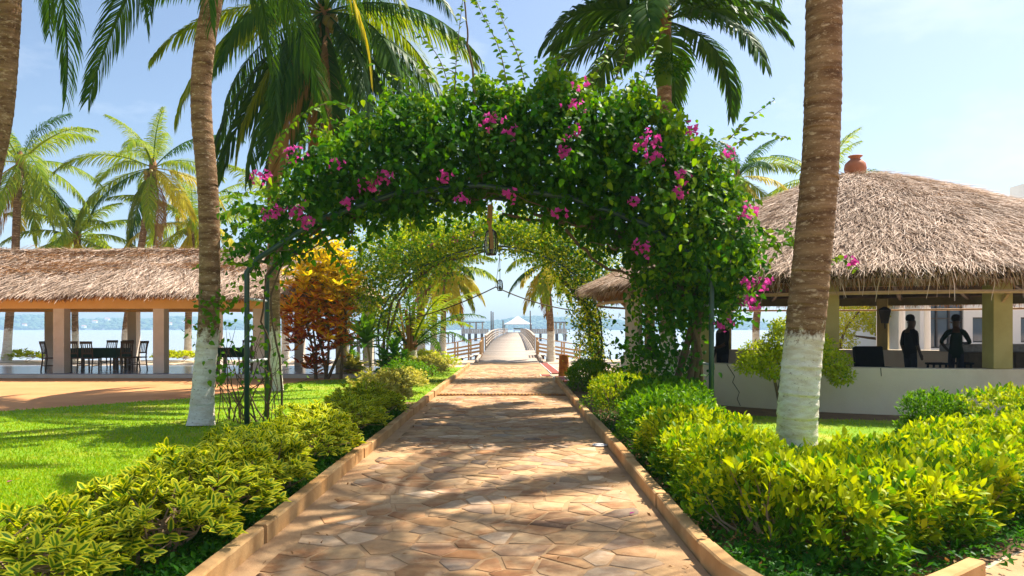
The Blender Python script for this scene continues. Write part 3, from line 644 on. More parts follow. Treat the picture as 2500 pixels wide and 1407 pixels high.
tag(pot.build('clay_pot', M['terracotta'], None, (HC.x, HC.y, TOPZ), True), 'round terracotta pot sitting on the very top of the thatched roof', 'pot')
# lamp on a pillar inside the bar
p = hp(np.array([math.radians(64)]), HR)[0]
ln = empty('wall_lantern', (p[0] - .12, p[1] - .36, 1.9), 'black lantern fixed high on an inner pillar of the bar', 'lantern')
def frust(mb, c, z0, r0, z1, r1, n=6): mb.lathe([(r0, z0), (r1, z1)], c, n)
mb = MB(); frust(mb, (p[0] - .12, p[1] - .36, 0), 1.78, .13, 2.24, .22); mb.build('body', M['iron'], ln)
mb = MB(); frust(mb, (p[0] - .12, p[1] - .36, 0), 2.245, .25, 2.36, .05); mb.build('cap', M['iron'], ln)
MB().bar((p[0] - .12, p[1] - .36, 1.76), (p[0] - .02, p[1] - .18, 1.62), .04, .04).build('bracket', M['iron'], ln)
# bar counter, stools, armchair
ct = empty('bar_counter', (12.4, 19.2, .08), 'bar counter with thick grey stone top inside the round bar', 'counter')
MB().box((12.75, 19.2, 1.10), (2.9, .75, .20), ch=.02).build('countertop', M['counter'], ct)
MB().box((12.9, 19.25, .54), (2.4, .5, .92)).build('base', M['cabinet'], ct)
for i in range(6): MB().box((11.9 + i * .4, 18.985, .54), (.36, .02, .8)).build('panel', M['cabinet'], ct)
def stool(x, y, label):
    r = empty('bar_stool', (x, y, .08), label, 'stool', 'stools at the bar')
    MB().box((x, y, .74), (.40, .36, .05), ch=.012).build('seat', M['black'], r)
    for sx in (-1, 1):
        for sy in (-1, 1): MB().bar((x + sx * .18, y + sy * .16, .08), (x + sx * .15, y + sy * .13, .72), .04, .04, (0, 1, 0)).build('leg', M['black'], r)
    for sx in (-1, 1): MB().bar((x + sx * .17, y - .15, .3), (x + sx * .17, y + .15, .3), .025, .025).build('footrest', M['black'], r)
stool(10.45, 18.2, 'black stool left of the person at the bar counter'); stool(11.15, 18.35, 'black stool right of the person at the bar counter')
ar = empty('armchair', (9.35, 19.0, .08), 'black low armchair with diagonal seat back beside the standing person', 'armchair')
MB().box((9.35, 19.0, .32), (.72, .7, .22), ch=.04).build('seat', M['black'], ar)
MB().box(None, (.74, .14, .72), M=Matrix.Translation((9.35, 19.42, .78)) @ Matrix.Rotation(-.2, 4, 'X'), ch=.03).build('backrest', M['black'], ar)
for sx in (-1, 1):
    MB().box((9.35 + sx * .42, 19.0, .58), (.09, .72, .06), ch=.012).build('armrest', M['black'], ar)
    for sy in (-1, 1): MB().box((9.35 + sx * .40, 19.0 + sy * .3, .31), (.06, .06, .47)).build('leg', M['black'], ar)

# ------------------------------------------------------------------ white house behind the bar
hb = empty('white_house', (20, 33, 0), 'white two-storey house with dark windows behind the thatched bar', 'house')
WX0 = 17.75; WY = 32.2
def wallwith(holes, x0, x1, z0, z1, y, th, parent, mat):
    xs = sorted({x0, x1, *[h_[0] for h_ in holes], *[h_[1] for h_ in holes]}); zs = sorted({z0, z1, *[h_[2] for h_ in holes], *[h_[3] for h_ in holes]}); mb = MB()
    for i in range(len(xs) - 1):
        for j in range(len(zs) - 1):
            cx, cz = (xs[i] + xs[i + 1]) / 2, (zs[j] + zs[j + 1]) / 2
            if any(h_[0] < cx < h_[1] and h_[2] < cz < h_[3] for h_ in holes): continue
            mb.box((cx, y + th / 2, cz), (xs[i + 1] - xs[i], th, zs[j + 1] - zs[j]))
    return mb.build('wall', mat, parent)
holes = [(17.95, 19.65, .75, 3.0), (20.05, 21.5, 1.0, 2.1), (22.15, 23.8, 1.0, 2.1), (25, 27, 1.0, 2.1)]
wallwith(holes, WX0, 34, 0, 6.35, WY, .3, hb, M['white_wall'])
MB().box((WX0 + .15, WY + 5.3, 3.17), (.3, 10, 6.35)).build('wall', M['white_wall'], hb)
for i, (a, b_, c_, d_) in enumerate(holes):
    fr = MB(); nx_ = 3 if i == 0 else 2
    fr.box(((a + b_) / 2, WY + .12, c_ + .03), (b_ - a, .08, .06)); fr.box(((a + b_) / 2, WY + .12, d_ - .03), (b_ - a, .08, .06))
    for q in range(nx_ + 1): x = a + .03 + (b_ - a - .06) * q / nx_; fr.box((x, WY + .121, (c_ + d_) / 2), (.07, .078, d_ - c_ - .12))
    if i == 0: fr.box(((a + b_) / 2, WY + .1, c_ + 1.3), (b_ - a, .06, .06))
    wf = fr.build('window', M['frame'], hb)
    for q in range(nx_):
        x0 = a + .06 + (b_ - a - .12) * q / nx_; x1 = a + .06 + (b_ - a - .12) * (q + 1) / nx_
        MB().box(((x0 + x1) / 2, WY + .16, (c_ + d_) / 2), (x1 - x0, .012, d_ - c_ - .06)).build('pane', M['glass'], wf)
MB().box((25.9, WY + 5, 6.4), (16.6, 10.6, .12)).build('roof', M['white_wall'], hb)
MB().box((26.2, WY - .02, 6.72), (11.6, .3, .56)).build('parapet', M['white_wall'], hb)
ppts = [(20.45, 6.46), (20.45, 6.75), (20.9, 7.0), (21.5, 7.05), (21.9, 6.85), (22.2, 6.85), (22.9, 7.1), (23.0, 6.46)]
k = len(ppts); MB().add([(x, WY - .2, z) for x, z in ppts] + [(x, WY + .2, z) for x, z in ppts], [tuple(range(k)), tuple(range(2 * k - 1, k - 1, -1))] + [(i, (i + 1) % k, k + (i + 1) % k, k + i) for i in range(k)]).build('parapet', M['white_wall'], hb)
MB().box((23.9, WY + 1, 7.3), (1.8, 2, 1.7)).build('chimney_block', M['white_wall'], hb)
MB().tube([(21.3, WY - .65, 6.9), (22.1, WY - .25, 6.98)], .09, 8).build('water_spout', M['iron'], hb)
pg = empty('white_pergola', (15.5, 29.5, 0), 'row of round white columns standing behind the bar, before the trees', 'pergola')
for px in (2147, 2202, 2264):
    x = (px - HX) / F * 29.5; MB().lathe([(.16, 0), (.16, .12), (.125, .16), (.115, 2.75), (.15, 2.8), (.15, 2.9)], (x, 29.5, 0), 18).build('column', M['white_wall'], pg, smooth=False)
MB().box((16.0, 29.5, 3.02), (4.2, .3, .24)).build('beam', M['white_wall'], pg)
# ------------------------------------------------------------------ jetty and lake structures
JX0, JX1 = -1.70, 1.25
def jz(y): return float(np.interp(y, [34.6, 37, 40, 46, 54, 62, 80, 300], [.02, .06, .16, .36, .52, .62, .72, .76]))
def jx(y): return .0022 * max(0, y - 60) + (.0008 * max(0, y - 60) if y > 100 else 0)
jt = empty('jetty', (-.2, 34.7, 0), 'long weathered plank jetty with white railings running out over the lake', 'jetty')
T_ = Tpl(*[(lambda b_: (b_.v, b_.f))(MB().box((0, 0, 0), (1, 1, 1)))][0])
ys = np.arange(34.75, 168, .235); P = np.array([(jx(y) + (JX0 + JX1) / 2 + random.uniform(-.03, .03), y, jz(y) - .02 + random.uniform(-.006, .006)) for y in ys])
sl_ = np.array([(jz(y + .2) - jz(y - .2)) / .4 for y in ys]); R = frames(np.stack([np.zeros(len(ys)), np.ones(len(ys)), sl_], 1), np.tile([0, 0, 1.], (len(ys), 1)))
m, t, b = newmat('deck_plank'); c = mixc(t, rnd(t), (.36, .28, .21), (.54, .45, .36)); c = mixc(t, ramp(t, noise(t, 3, 5, .6, stretch=(1, 8, 8)), .35, .7), c, (.44, .36, .29)); t.links.new(c, b.inputs['Base Color']); b.inputs['Roughness'].default_value = .85; M['deck'] = m
scatter('planks', T_, P, R, np.tile([JX1 - JX0, .222, .045], (len(ys), 1)), M['deck'], jt)
for x in (JX0 + .12, JX1 - .12, -.2):
    MB().tube([(x + jx(y), y, jz(y) - .16) for y in (35.2, 37, 40, 43, 46, 54, 62, 80, 120, 168)], .09, 6).build('bearer', M['pile'], jt)
for s, X in ((-1, JX0 - .06), (1, JX1 + .06)):        # log edges at the jetty foot
    MB().tube([(X, 34.3, .05), (X + .02, 36, .13), (X, 38, .2), (X, 40.5, .3)], [.07, .09, .085, .07], 8).build('edge_log', M['greyrail'], jt, smooth=True)
py_ = [44.5, 47, 49.5, 52, 55, 58, 62, 66, 71, 76, 82, 90, 98, 108, 118, 130, 142, 155, 167]
for X in (JX0, JX1):
    for y in py_: MB().box((X + jx(y), y, jz(y) + .42), (.09, .09, .9)).build('railing_post', M['greyrail'], jt)
    for h_ in (.22, .42, .62): MB().tube([(X + jx(y), y, jz(y) + h_) for y in py_], .035, 4).build('rail', M['greyrail'], jt)
    rl = MB()
    for a, b_ in zip(py_, py_[1:]): rl.bar((X + jx(a), a, jz(a) + .87), (X + jx(b_), b_, jz(b_) + .87), .13, .045)
    rl.build('handrail', M['greyrail'], jt)
for y in range(40, 168, 8):
    for X in (JX0 + .1, JX1 - .1): MB().tube([(X + jx(y), y, -2), (X + jx(y), y, jz(y) - .06)], .11, 7).build('pile', M['pile'], jt)
def ramp_thing(side, label):
    X = JX0 if side < 0 else JX1; r = empty('side_ramp', (X + side * 1.2, 41.2, -.3), label, 'ramp', 'side ramps of the jetty')
    zt = lambda d: .20 - .17 * d if d > .5 else .20 - .06 * d
    for i in range(11): MB().box((X + side * (.15 + i * .235), 41.2, zt(.15 + i * .235) - .02), (.22, 1.9, .04)).build('plank', M['plank'], r)
    for y in (40.2, 42.2):
        for d in (.05, .75, 1.5, 2.35): MB().box((X + side * d, y, zt(d) + .25), (.09, .08, 1.3)).build('post', M['rail'], r)
        for h_ in (.18, .38, .58):
            for a, b_ in ((.05, .75), (.75, 2.45)): MB().bar((X + side * a, y, zt(a) + h_), (X + side * b_, y, zt(b_) + h_), .04, .07).build('rail', M['rail'], r)
        for a, b_ in ((-.05, .75), (.75, 2.75)): MB().bar((X + side * a, y, zt(a) + .91), (X + side * b_, y, zt(b_) + .91), .11, .04).build('handrail', M['rail'], r)
    for y in (38.2, 38.9, 39.6): MB().box((X + side * .02, y, jz(y) + .35), (.10, .10, .95)).build('post', M['rail'], r)
    for h_ in (.25, .5, .8): MB().bar((X + side * .02, 38.1, jz(38.2) + h_), (X + side * .02, 40.2, jz(40.2) + h_), .035, .07).build('rail', M['rail'], r)
    for d in (.3, 1.3, 2.2):
        for y in (40.4, 42): MB().tube([(X + side * d, y, -1.6), (X + side * d, y, zt(d) - .06)], .13, 8).build('pile', M['pile'], r)
    MB().tube([(X + side * .1, 40.15, -.12), (X + side * 2.5, 40.15, -.42)], .10, 8).build('log', M['pile'], r)
ramp_thing(-1, 'brown railed ramp going down from the left side of the jetty'); ramp_thing(1, 'brown railed ramp going down from the right side of the jetty')
tn = empty('canopy_tent', (1.0, 171, .8), 'white pointed canopy tent at the far end of the jetty', 'tent')
tv = []; kk = 6
for j in range(kk + 1):
    f = j / kk; r = 3.15 * (1 - f) + .06; z = 2.72 + 1.85 * (f ** 1.35)
    tv += [(1.0 + sx * r, 171 + sy * r, z) for sx, sy in ((-1, -1), (1, -1), (1, 1), (-1, 1))]
MB().add(tv, [(j * 4 + i, j * 4 + (i + 1) % 4, j * 4 + 4 + (i + 1) % 4, j * 4 + 4 + i) for j in range(kk) for i in range(4)]).build('canopy', M['tent'], tn)
MB().box((1, 167.85, 2.62), (6.3, .03, .2)).build('valance', M['tent'], tn)
for sx in (-1, 1):
    for sy in (-1, 1): MB().tube([(1 + sx * 3.05, 171 + sy * 3.05, .8), (1 + sx * 3.05, 171 + sy * 3.05, 2.75)], .07, 6).build('pole', M['pile'], tn)
MB().box((1.0, 172, .72), (10, 9, .16)).build('platform', M['plank'], tn)
bn = empty('bench', (1.1, 169.5, .8), 'small dark bench under the white canopy tent', 'bench')
MB().box((1.1, 169.5, 1.25), (2.2, .5, .08)).build('seat', M['pile'], bn); MB().box((1.1, 169.75, 1.6), (2.2, .06, .3)).build('backrest', M['pile'], bn)
for sx in (-1, 1): MB().box((1.1 + sx * 1.0, 169.5, 1.05), (.12, .45, .5)).build('leg', M['pile'], bn)
for px, hgt, lab in ((1199, 760, 'left of the two tall poles standing together by the jetty end'), (1203.5, 762, 'right of the two tall poles standing together by the jetty end'), (1294.5, 759, 'lone tall pole at the right corner of the white tent'), (1228, 782, 'short dark pole at the left corner of the white tent')):
    a = at(px, 806, 150); c_ = at(px, hgt, 150)
    tag(MB().tube([(a.x, 150, -2), (a.x + .02, 150, 2), (c_.x, 150, c_.z)], [.16, .14, .11], 7).build('mooring_pole', M['pile'], None, (a.x, 150, 0)), lab, 'pole', 'tall poles on the lake')
def pier(px0, px1, D, label, two):
    a = at(px0, 812, D); c_ = at(px1, 812, D); x0, x1 = a.x, c_.x; r = empty('pier_shelter', ((x0 + x1) / 2, D, 0), label, 'pier')
    MB().box(((x0 + x1) / 2, D + 3, .72), (x1 - x0, 6, .2)).build('deck', M['plank'], r)
    k = int((x1 - x0) / .45)
    for i in range(k): MB().box((x0 + (i + .5) * (x1 - x0) / k, D - .05, 1.2), ((x1 - x0) / k * .9, .05, .75)).build('fence_board', M['greyrail'], r)
    for i in range(5):
        for y in (D + .3, D + 5.5): MB().tube([(x0 + .2 + i * (x1 - x0 - .4) / 4, y, -2), (x0 + .2 + i * (x1 - x0 - .4) / 4, y, .65)], .16, 6).build('pile', M['pile'], r)
    return r, x0, x1
for px0, px1, s0, s1, lab in ((1126, 1193, 1126, 1180, 'grey timber pier with an open roofed shelter left of the jetty'), (1298, 1384, 1346, 1382, 'grey timber pier with an open roofed shelter right of the jetty')):
    r, x0, x1 = pier(px0, px1, 146, lab, True); a = at(s0, 787, 146).x; b_ = at(s1, 787, 146).x
    for x in np.linspace(a + .25, b_ - .25, 4):
        for y in (146.6, 149.5): MB().box((x, y, 1.8), (.16, .16, 2.1)).build('post', M['greyrail'], r)
    MB().box(((a + b_) / 2, 148, 2.92), (b_ - a + .4, 4.2, .13)).build('roof', M['pile'], r)
    for i in range(7): MB().box((a + (i + .5) * (b_ - a) / 7, 148, 2.8), (.1, 4.0, .12)).build('joist', M['greyrail'], r)
PILES = [(232, 285), (257, 270), (286, 280), (300, 265), (350, 280), (378, 290), (405, 265), (530, 278), (575, 295), (1022, 270), (1117, 275), (1160, 275), (1180, 275), (1213, 270), (1320, 280), (1382, 280), (1420, 276), (1470, 280), (1490, 278), (190, 280), (150, 272),
         (215, 370), (272, 372), (350, 370), (433, 375), (497, 370), (1270, 450), (1300, 440), (1315, 430), (368, 488), (432, 490), (530, 492), (640, 470)]
for i, (cx, cy) in enumerate(PILES):
    px, py = 800 + cx * .2076, 780 + cy * .2076; D = F * 2.4 / (py - HY); x = (px - HX) / F * D
    hgt = random.uniform(1.35, 1.75) * (1 if D > 100 else .75); tl = random.uniform(-.05, .05)
    tag(MB().tube([(x, D, -2.2), (x + tl * .5, D, -.4), (x + tl, D, -.8 + hgt)], [.13, .12, .10], 7).build('wooden_pile', M['pile'], None, (x, D, -.8)),
        ('dark wooden pile in the farthest row standing in the lake' if D > 100 else 'slim dark pile in the middle row standing in the lake' if D > 64 else 'short dark pile near the shore behind the ti plants'), 'pile', 'old piles in the far row' if D > 100 else 'old piles in the middle row' if D > 64 else 'old piles near the shore')

# ------------------------------------------------------------------ small things
tag(MB().lathe([(.0, 0), (.185, 0), (.17, .25), (.165, .5), (.16, .70), (.13, .73), (.0, .735)], (1.70, 25.0, 0), 18).build('stump', M['rust'], None, (1.70, 25, 0)), 'rust-brown upright stump beside the path near the jetty', 'stump')
def lantern(c, h, label, rope_top, sway=None):
    r = empty('hanging_lantern', (c.x, c.y, c.z), label, 'lantern', 'lanterns hung from the arches')
    k = h; mb = MB(); prof = [(.20 * k, 0), (.27 * k, .18 * k), (.29 * k, .42 * k), (.26 * k, .75 * k), (.20 * k, 1.0 * k)]
    for j in range(6):
        a = j * PI / 3 + .3; MB().tube([(c.x + q * math.cos(a), c.y + q * math.sin(a), c.z + z) for q, z in prof], .011, 5).build('rib', M['iron'], r)
        a2 = a + PI / 3
        vs = []; 
        for q, z in prof: vs += [(c.x + q * .96 * math.cos(a), c.y + q * .96 * math.sin(a), c.z + z), (c.x + q * .96 * math.cos(a2), c.y + q * .96 * math.sin(a2), c.z + z)]
        MB().add(vs, [(2 * i, 2 * i + 1, 2 * i + 3, 2 * i + 2) for i in range(4)]).build('pane', M['lglass'], r)
    MB().lathe([(.21 * k, -.03 * k), (.22 * k, .03 * k)], c, 6).build('base', M['iron'], r); MB().lathe([(.21 * k, .98 * k), (.19 * k, 1.03 * k), (.05 * k, 1.12 * k)], c, 6).build('cap', M['iron'], r)
    MB().tube([(c.x, c.y, c.z + .02 * k), (c.x, c.y, c.z + .45 * k)], .06 * k, 8).build('candle', M['rope'], r)
    MB().tube([(c.x, c.y, c.z + 1.1 * k), rope_top], .010, 5).build('cord', M['rope'], r)
    return r
l1 = lantern(at(1199, 622, 12.8), .40, 'brown glazed lantern hanging from the flowering arch over the path', tuple(at(1200, 480, 12.8)))
db = MB(); pts_ = [at(1197, 500, 12.72), at(1195, 545, 12.7), at(1199, 575, 12.69), at(1200, 608, 12.69)]
for i in range(3): db.bar(pts_[i], pts_[i + 1], [.09, .06, .075][i], .008, (0, 1, .1))
db.build('dried_leaf_strip', M['frondbrown'], l1)
lantern(at(1220.5, 710, 24), .33, 'small dark lantern hanging from the second leafy arch, farther down', tuple(at(1220, 600, 24)))
def cat(a, c_, sag, n=14): return [a.lerp(c_, i / n) - Vector((0, 0, sag * 4 * (i / n) * (1 - i / n))) for i in range(n + 1)]
cb = empty('cable', at(1210, 701, 26), 'thin dark cable sagging across the gap in front of the jetty', 'cable')
mid = at(1210, 701, 26)
MB().tube(cat(at(985, 782, 26), mid, .12), .022, 5).build('cable_run', M['rope'], cb); MB().tube(cat(mid, at(1470, 763, 26), .22), .022, 5).build('cable_run', M['rope'], cb)
MB().tube([mid, at(1222, 610, 25)], .008, 4).build('hanger', M['rope'], cb)

# ------------------------------------------------------------------ palms
def frond_mesh(L, e0, bend, n, ll, hang, seed, mat, wd=.034, tw=0., ragged=.1):
    R = np.random.default_rng(seed); K = 14; s = np.linspace(0, 1, K + 1); ang = e0 - bend * s ** 1.25
    ds = L / K; yz = np.zeros((K + 1, 2)); xs = .06 * L * R.normal() * s ** 2
    for i in range(K): a = (ang[i] + ang[i + 1]) / 2; yz[i + 1] = yz[i] + ds * np.array([math.cos(a), math.sin(a)])
    C = np.stack([xs, yz[:, 0], yz[:, 1]], 1); V = []; fl = []; sz = []
    for i in range(K + 1):
        r = .034 * (1 - s[i]) ** .8 + .006; a = ang[i]; up = np.array([0, -math.sin(a), math.cos(a)])
        for q in (np.array([1, 0, 0]) * 1.3, up * .7, np.array([-1, 0, 0]) * 1.3, -up * .7): V.append(C[i] + q * r)
    for i in range(K):
        for j in range(4): fl += [i * 4 + j, i * 4 + (j + 1) % 4, i * 4 + 4 + (j + 1) % 4, i * 4 + 4 + j]; sz.append(4)
    for i in range(n):
        q = .13 + .87 * (i + R.uniform(-.3, .3)) / (n - 1); q = min(max(q, .1), 1)
        f = q * K; k = min(int(f), K - 1); p = C[k] + (C[k + 1] - C[k]) * (f - k); a = np.interp(q, s, ang)
        tg = np.array([0, math.cos(a), math.sin(a)]); up = np.array([0, -math.sin(a), math.cos(a)])
        prof = min(1, (q - .05) * 4.5) * (1 - .62 * max(0, (q - .5) / .5) ** 1.6)
        for sd in (-1, 1):
            if R.random() < ragged * .5: continue
            l = ll * prof * R.uniform(.82, 1.1); fw = .35 + .75 * q + R.uniform(-.12, .12)
            d = np.array([sd, 0, 0]) * (1.05 - .45 * q) + tg * fw + up * (.22 + R.uniform(-.12, .12)); d /= np.linalg.norm(d)
            g1 = d + np.array([0, 0, -1]) * hang * .35; g1 /= np.linalg.norm(g1); g2 = d + np.array([0, 0, -1]) * hang * (1.0 + R.uniform(-.3, .4)); g2 /= np.linalg.norm(g2)
            g3 = d + np.array([0, 0, -1]) * hang * 2.1; g3 /= np.linalg.norm(g3)
            wv = tg * .75 - up * sd * 0 + np.cross(d, up) * .3; wv = wv - g1 * (wv @ g1); wv /= np.linalg.norm(wv); w0 = wd * R.uniform(.8, 1.15)
            a0 = p; a1 = p + g1 * l * .38; a2 = a1 + g2 * l * .34; a3 = a2 + g3 * l * .28; b0 = len(V)
            V += [a0 - wv * w0 * .3, a0 + wv * w0 * .3, a1 - wv * w0 * .5, a1 + wv * w0 * .5, a2 - wv * w0 * .38, a2 + wv * w0 * .38, a3]
            fl += [b0, b0 + 1, b0 + 3, b0 + 2, b0 + 2, b0 + 3, b0 + 5, b0 + 4, b0 + 4, b0 + 5, b0 + 6]; sz += [4, 4, 3]
    return npmesh('frond', np.array(V), np.array(fl), np.array(sz), M[mat])
FC = {}
def frond(L, e0, bend, n, ll, hang, var, mat, wd):
    k = (round(L, 1), round(e0 / 8), round(bend / 10), n, round(ll, 2), round(hang, 1), var, mat)
    if k not in FC: FC[k] = frond_mesh(L, math.radians(e0), math.radians(bend), n, ll, hang, (int(k[1]) * 31 + var * 7 + n) % 9999, mat, wd)
    return FC[k]
def smooth_path(pts, n):
    P = np.array([tuple(p) for p in pts]); d = np.concatenate([[0], np.cumsum(np.linalg.norm(np.diff(P, axis=0), axis=1))]); tt = np.linspace(0, d[-1], n)
    m = np.gradient(P, d, axis=0); o = []
    for t_ in tt:
        i = min(np.searchsorted(d, t_, 'right') - 1, len(d) - 2); h = d[i + 1] - d[i]; u = (t_ - d[i]) / h
        o.append((2 * u ** 3 - 3 * u ** 2 + 1) * P[i] + (u ** 3 - 2 * u ** 2 + u) * h * m[i] + (-2 * u ** 3 + 3 * u ** 2) * P[i + 1] + (u ** 3 - u ** 2) * h * m[i + 1])
    return np.array(o)
def trunk_mesh(pts, r0, r1, step=.05, sides=18, flare=1.35, seed=0):
    R = np.random.default_rng(seed); L = sum((Vector(a) - Vector(c_)).length for a, c_ in zip(pts, pts[1:])); n = max(12, int(L / step)); C = smooth_path(pts, n)
    V = []; rr = []; ph = 0; nxt = 0; amp = .02
    for i in range(n):
        f = i / (n - 1); h = f * L; r = r0 + (r1 - r0) * min(1, f * 1.15); r *= 1 + (flare - 1) * math.exp(-h * 2.6)
        if h >= nxt: ringh = R.uniform(.07, .15); nxt = h + ringh; st = h; amp = R.uniform(.02, .065); tilt = R.uniform(-.03, .03); tp = R.uniform(0, 6)
        rr.append((r * (1 + amp * (1 - (h - st) / ringh)), tilt, tp))
    for i in range(n):
        t_ = C[min(i + 1, n - 1)] - C[max(i - 1, 0)]; t_ /= np.linalg.norm(t_); u = np.array([1, 0, 0]) - t_ * t_[0]; u /= np.linalg.norm(u); v = np.cross(t_, u); r, tl, tp = rr[i]
        for j in range(sides):
            a = 2 * PI * j / sides; V.append(C[i] + (u * math.cos(a) + v * math.sin(a)) * r * (1 + .018 * math.sin(3 * a + i * .05)) + t_ * tl * math.sin(a + tp))
    fl = []
    for i in range(n - 1):
        for j in range(sides): fl += [i * sides + j, i * sides + (j + 1) % sides, (i + 1) * sides + (j + 1) % sides, (i + 1) * sides + j]
    return np.array(V), np.array(fl), np.full(len(fl) // 4, 4)
def palm(label, trunk_pts, r0, r1, nf, L, cat_='palm tree', grp='coconut palms', emin=-62, emax=82, yellow=.3, brown=1, n=56, ll=.72, hang=1.0, nuts=7, seed=0, light=.4, wd=.036, step=.05, sides=18, green='frond', skip=None, flare=1.35, azs=None):
    R = random.Random(seed); base = Vector(trunk_pts[0]); top = Vector(trunk_pts[-1])
    r = empty('palm_tree', base, label, cat_, grp); V, fl, sz = trunk_mesh(trunk_pts, r0, r1, step, sides, flare, seed)
    link('trunk', npmesh('trunk', V - np.array(base), fl, sz, M['trunk'], smooth=True), r)
    for i in range(nf):
        f = i / max(1, nf - 1); e = emax + (emin - emax) * f ** .85 + R.uniform(-7, 7); az = i * 2.39996 + R.uniform(-.25, .25) + seed
        if azs is not None: az = azs(i, az)
        if skip and skip(e, math.degrees(az) % 360): continue
        bend = 48 + 30 * (1 - abs(e - 20) / 70) + R.uniform(-8, 8); bend = max(15, min(bend, e + 86))
        u = R.random(); mt = 'frondyellow' if (f > .45 and u < yellow) else ('frondlight' if u < yellow + light else green)
        if brown and i >= nf - brown: mt = 'frondbrown'; e = -70; bend = 14
        sc = R.uniform(.88, 1.08) * (.8 if f < .12 else 1)
        me = frond(L, e, bend, n, ll, hang * (1.3 if e < 0 else 1), R.randrange(3), mt, wd)
        p = top + Vector((-math.sin(az) * .10, math.cos(az) * .10, -.22 * f))
        inst('frond', me, r, Matrix.Translation(p) @ Matrix.Rotation(az, 4, 'Z') @ Matrix.Rotation(R.uniform(-.35, .35), 4, 'Y') @ Matrix.Scale(sc, 4))
    if nuts:
        me = NUT
        for k in range(nuts):
            a = R.uniform(0, 6.28); d = R.uniform(.2, .36); inst('coconut', me, r, Matrix.Translation(top + Vector((d * math.cos(a), d * math.sin(a), -.28 - R.uniform(0, .35)))) @ Matrix.Scale(R.uniform(.85, 1.15), 4))
    mb = MB(); mb.tube([top - Vector((0, 0, .35)), top, top + Vector((0, 0, .45))], [r1 * 1.05, r1 * 1.35, .05], 10); mb.build('crown_base', M['strawdark'], r)
    return r
nm = MB().lathe([(.0, -.15), (.07, -.13), (.115, -.05), (.12, .03), (.085, .11), (.0, .15)], (0, 0, 0), 10); NUT = nm.mesh('coconut', M['coconut'], smooth=True)
D1 = 12.2
palm('tall palm with curved trunk and whitewashed foot left of the flowering arch', [gnd(490, 1040)] + [at(x, y, D1) for x, y in ((498, 920), (507, 830), (512, 700), (512, 600), (509, 500), (502, 400), (493, 300), (492, 200), (502, 100), (518, 0), (535, -150), (548, -420))], .165, .155, 24, 4.6, n=104, ll=.80, wd=.024, seed=1, emin=-48, light=.12, yellow=.05, brown=0, nuts=5, step=.03, sides=24)
D0 = 11.6
palm('palm trunk leaning in from the left edge of the picture', [at(-90, HY + F * H / D0, D0)] + [at(x, y, D0) for x, y in ((-85, 900), (-60, 650), (-25, 430), (5, 280), (17, 150), (25, 0), (22, -130), (8, -500))], .16, .145, 22, 4.2, n=104, ll=.80, wd=.024, seed=2, emin=-55, light=.0, yellow=.0, brown=0, nuts=4, step=.03, sides=24)
palm('big dense palm with drooping fronds behind the left half of the arch', [gnd(672, 955)] + [at(x, y, 18.9) for x, y in ((670, 860), (668, 700), (668, 560), (670, 420), (690, 260), (735, 130), (790, 22))], .155, .14, 52, 5.0, n=88, ll=1.0, seed=12, emin=-74, hang=1.3, light=.07, yellow=.0, brown=3, nuts=9, step=.04, sides=20, wd=.05)
palm('middle palm with coconuts rising behind the left thatched roof', [at(303, 882, 36)] + [at(x, y, 36) for x, y in ((308, 800), (325, 700), (345, 600), (360, 500), (374, 405))], .17, .15, 22, 4.3, seed=4, n=84, ll=.95, yellow=.3, light=.5, nuts=12, hang=.9, wd=.045)
palm('leftmost background palm above the long thatched roof', [at(15, 882, 35)] + [at(x, y, 35) for x, y in ((22, 790), (36, 640), (42, 500), (50, 392))], .18, .16, 23, 4.3, seed=5, n=84, ll=1.0, yellow=.25, light=.5, nuts=8, hang=1.0, wd=.045)
palm('low young palm peeking over the long thatched roof', [at(185, 884, 37), at(183, 760, 37), at(186, 640, 37), at(188, 575, 37)], .16, .14, 22, 3.6, seed=6, n=70, ll=.85, yellow=.5, light=.5, nuts=0, hang=.9, wd=.06, emin=-35, brown=0)
palm('yellowish palm half hidden behind the tall curved trunk', [at(458, 876, 38), at(460, 780, 38), at(465, 650, 38), at(470, 545, 38)], .17, .15, 24, 4.0, seed=7, n=78, ll=.95, yellow=.55, light=.4, nuts=6, hang=1.0, wd=.045)
palm('palm behind the dense drooping palm, whitewashed foot by the pavilion', [at(697, 886, 35), at(696, 790, 35), at(690, 640, 35), at(680, 520, 35)], .17, .15, 20, 3.6, seed=8, n=70, ll=.9, yellow=.4, light=.4, nuts=4, wd=.045)
palm('thick pale palm trunk left of the twin slim palms by the shore', [at(1028, 881, 37), at(1027, 800, 37), at(1026, 690, 37), at(1020, 600, 37), at(1012, 520, 37)], .21, .18, 18, 3.4, seed=9, n=70, ll=.85, yellow=.4, light=.5, nuts=4, wd=.06, flare=1.15)
palm('left of the twin slim brown palms by the jetty', [at(1057, 882, 37.5), at(1060, 800, 37.5), at(1062, 700, 37.5), at(1068, 640, 37.5)], .155, .13, 18, 2.6, seed=10, n=62, ll=.7, yellow=.5, light=.4, nuts=3, wd=.05)
palm('right of the twin slim brown palms by the jetty', [at(1083, 882, 37.2), at(1082, 800, 37.2), at(1086, 720, 37.2), at(1098, 655, 37.2)], .15, .13, 20, 2.5, seed=11, n=62, ll=.75, yellow=.65, light=.35, nuts=3, wd=.05)
palm('lone palm with whitewashed foot right of the jetty', [at(1345, 886, 36), at(1344, 800, 36), at(1338, 720, 36), at(1333, 640, 36)], .19, .15, 18, 2.5, seed=13, n=62, ll=.7, yellow=.25, light=.4, nuts=3, wd=.05)
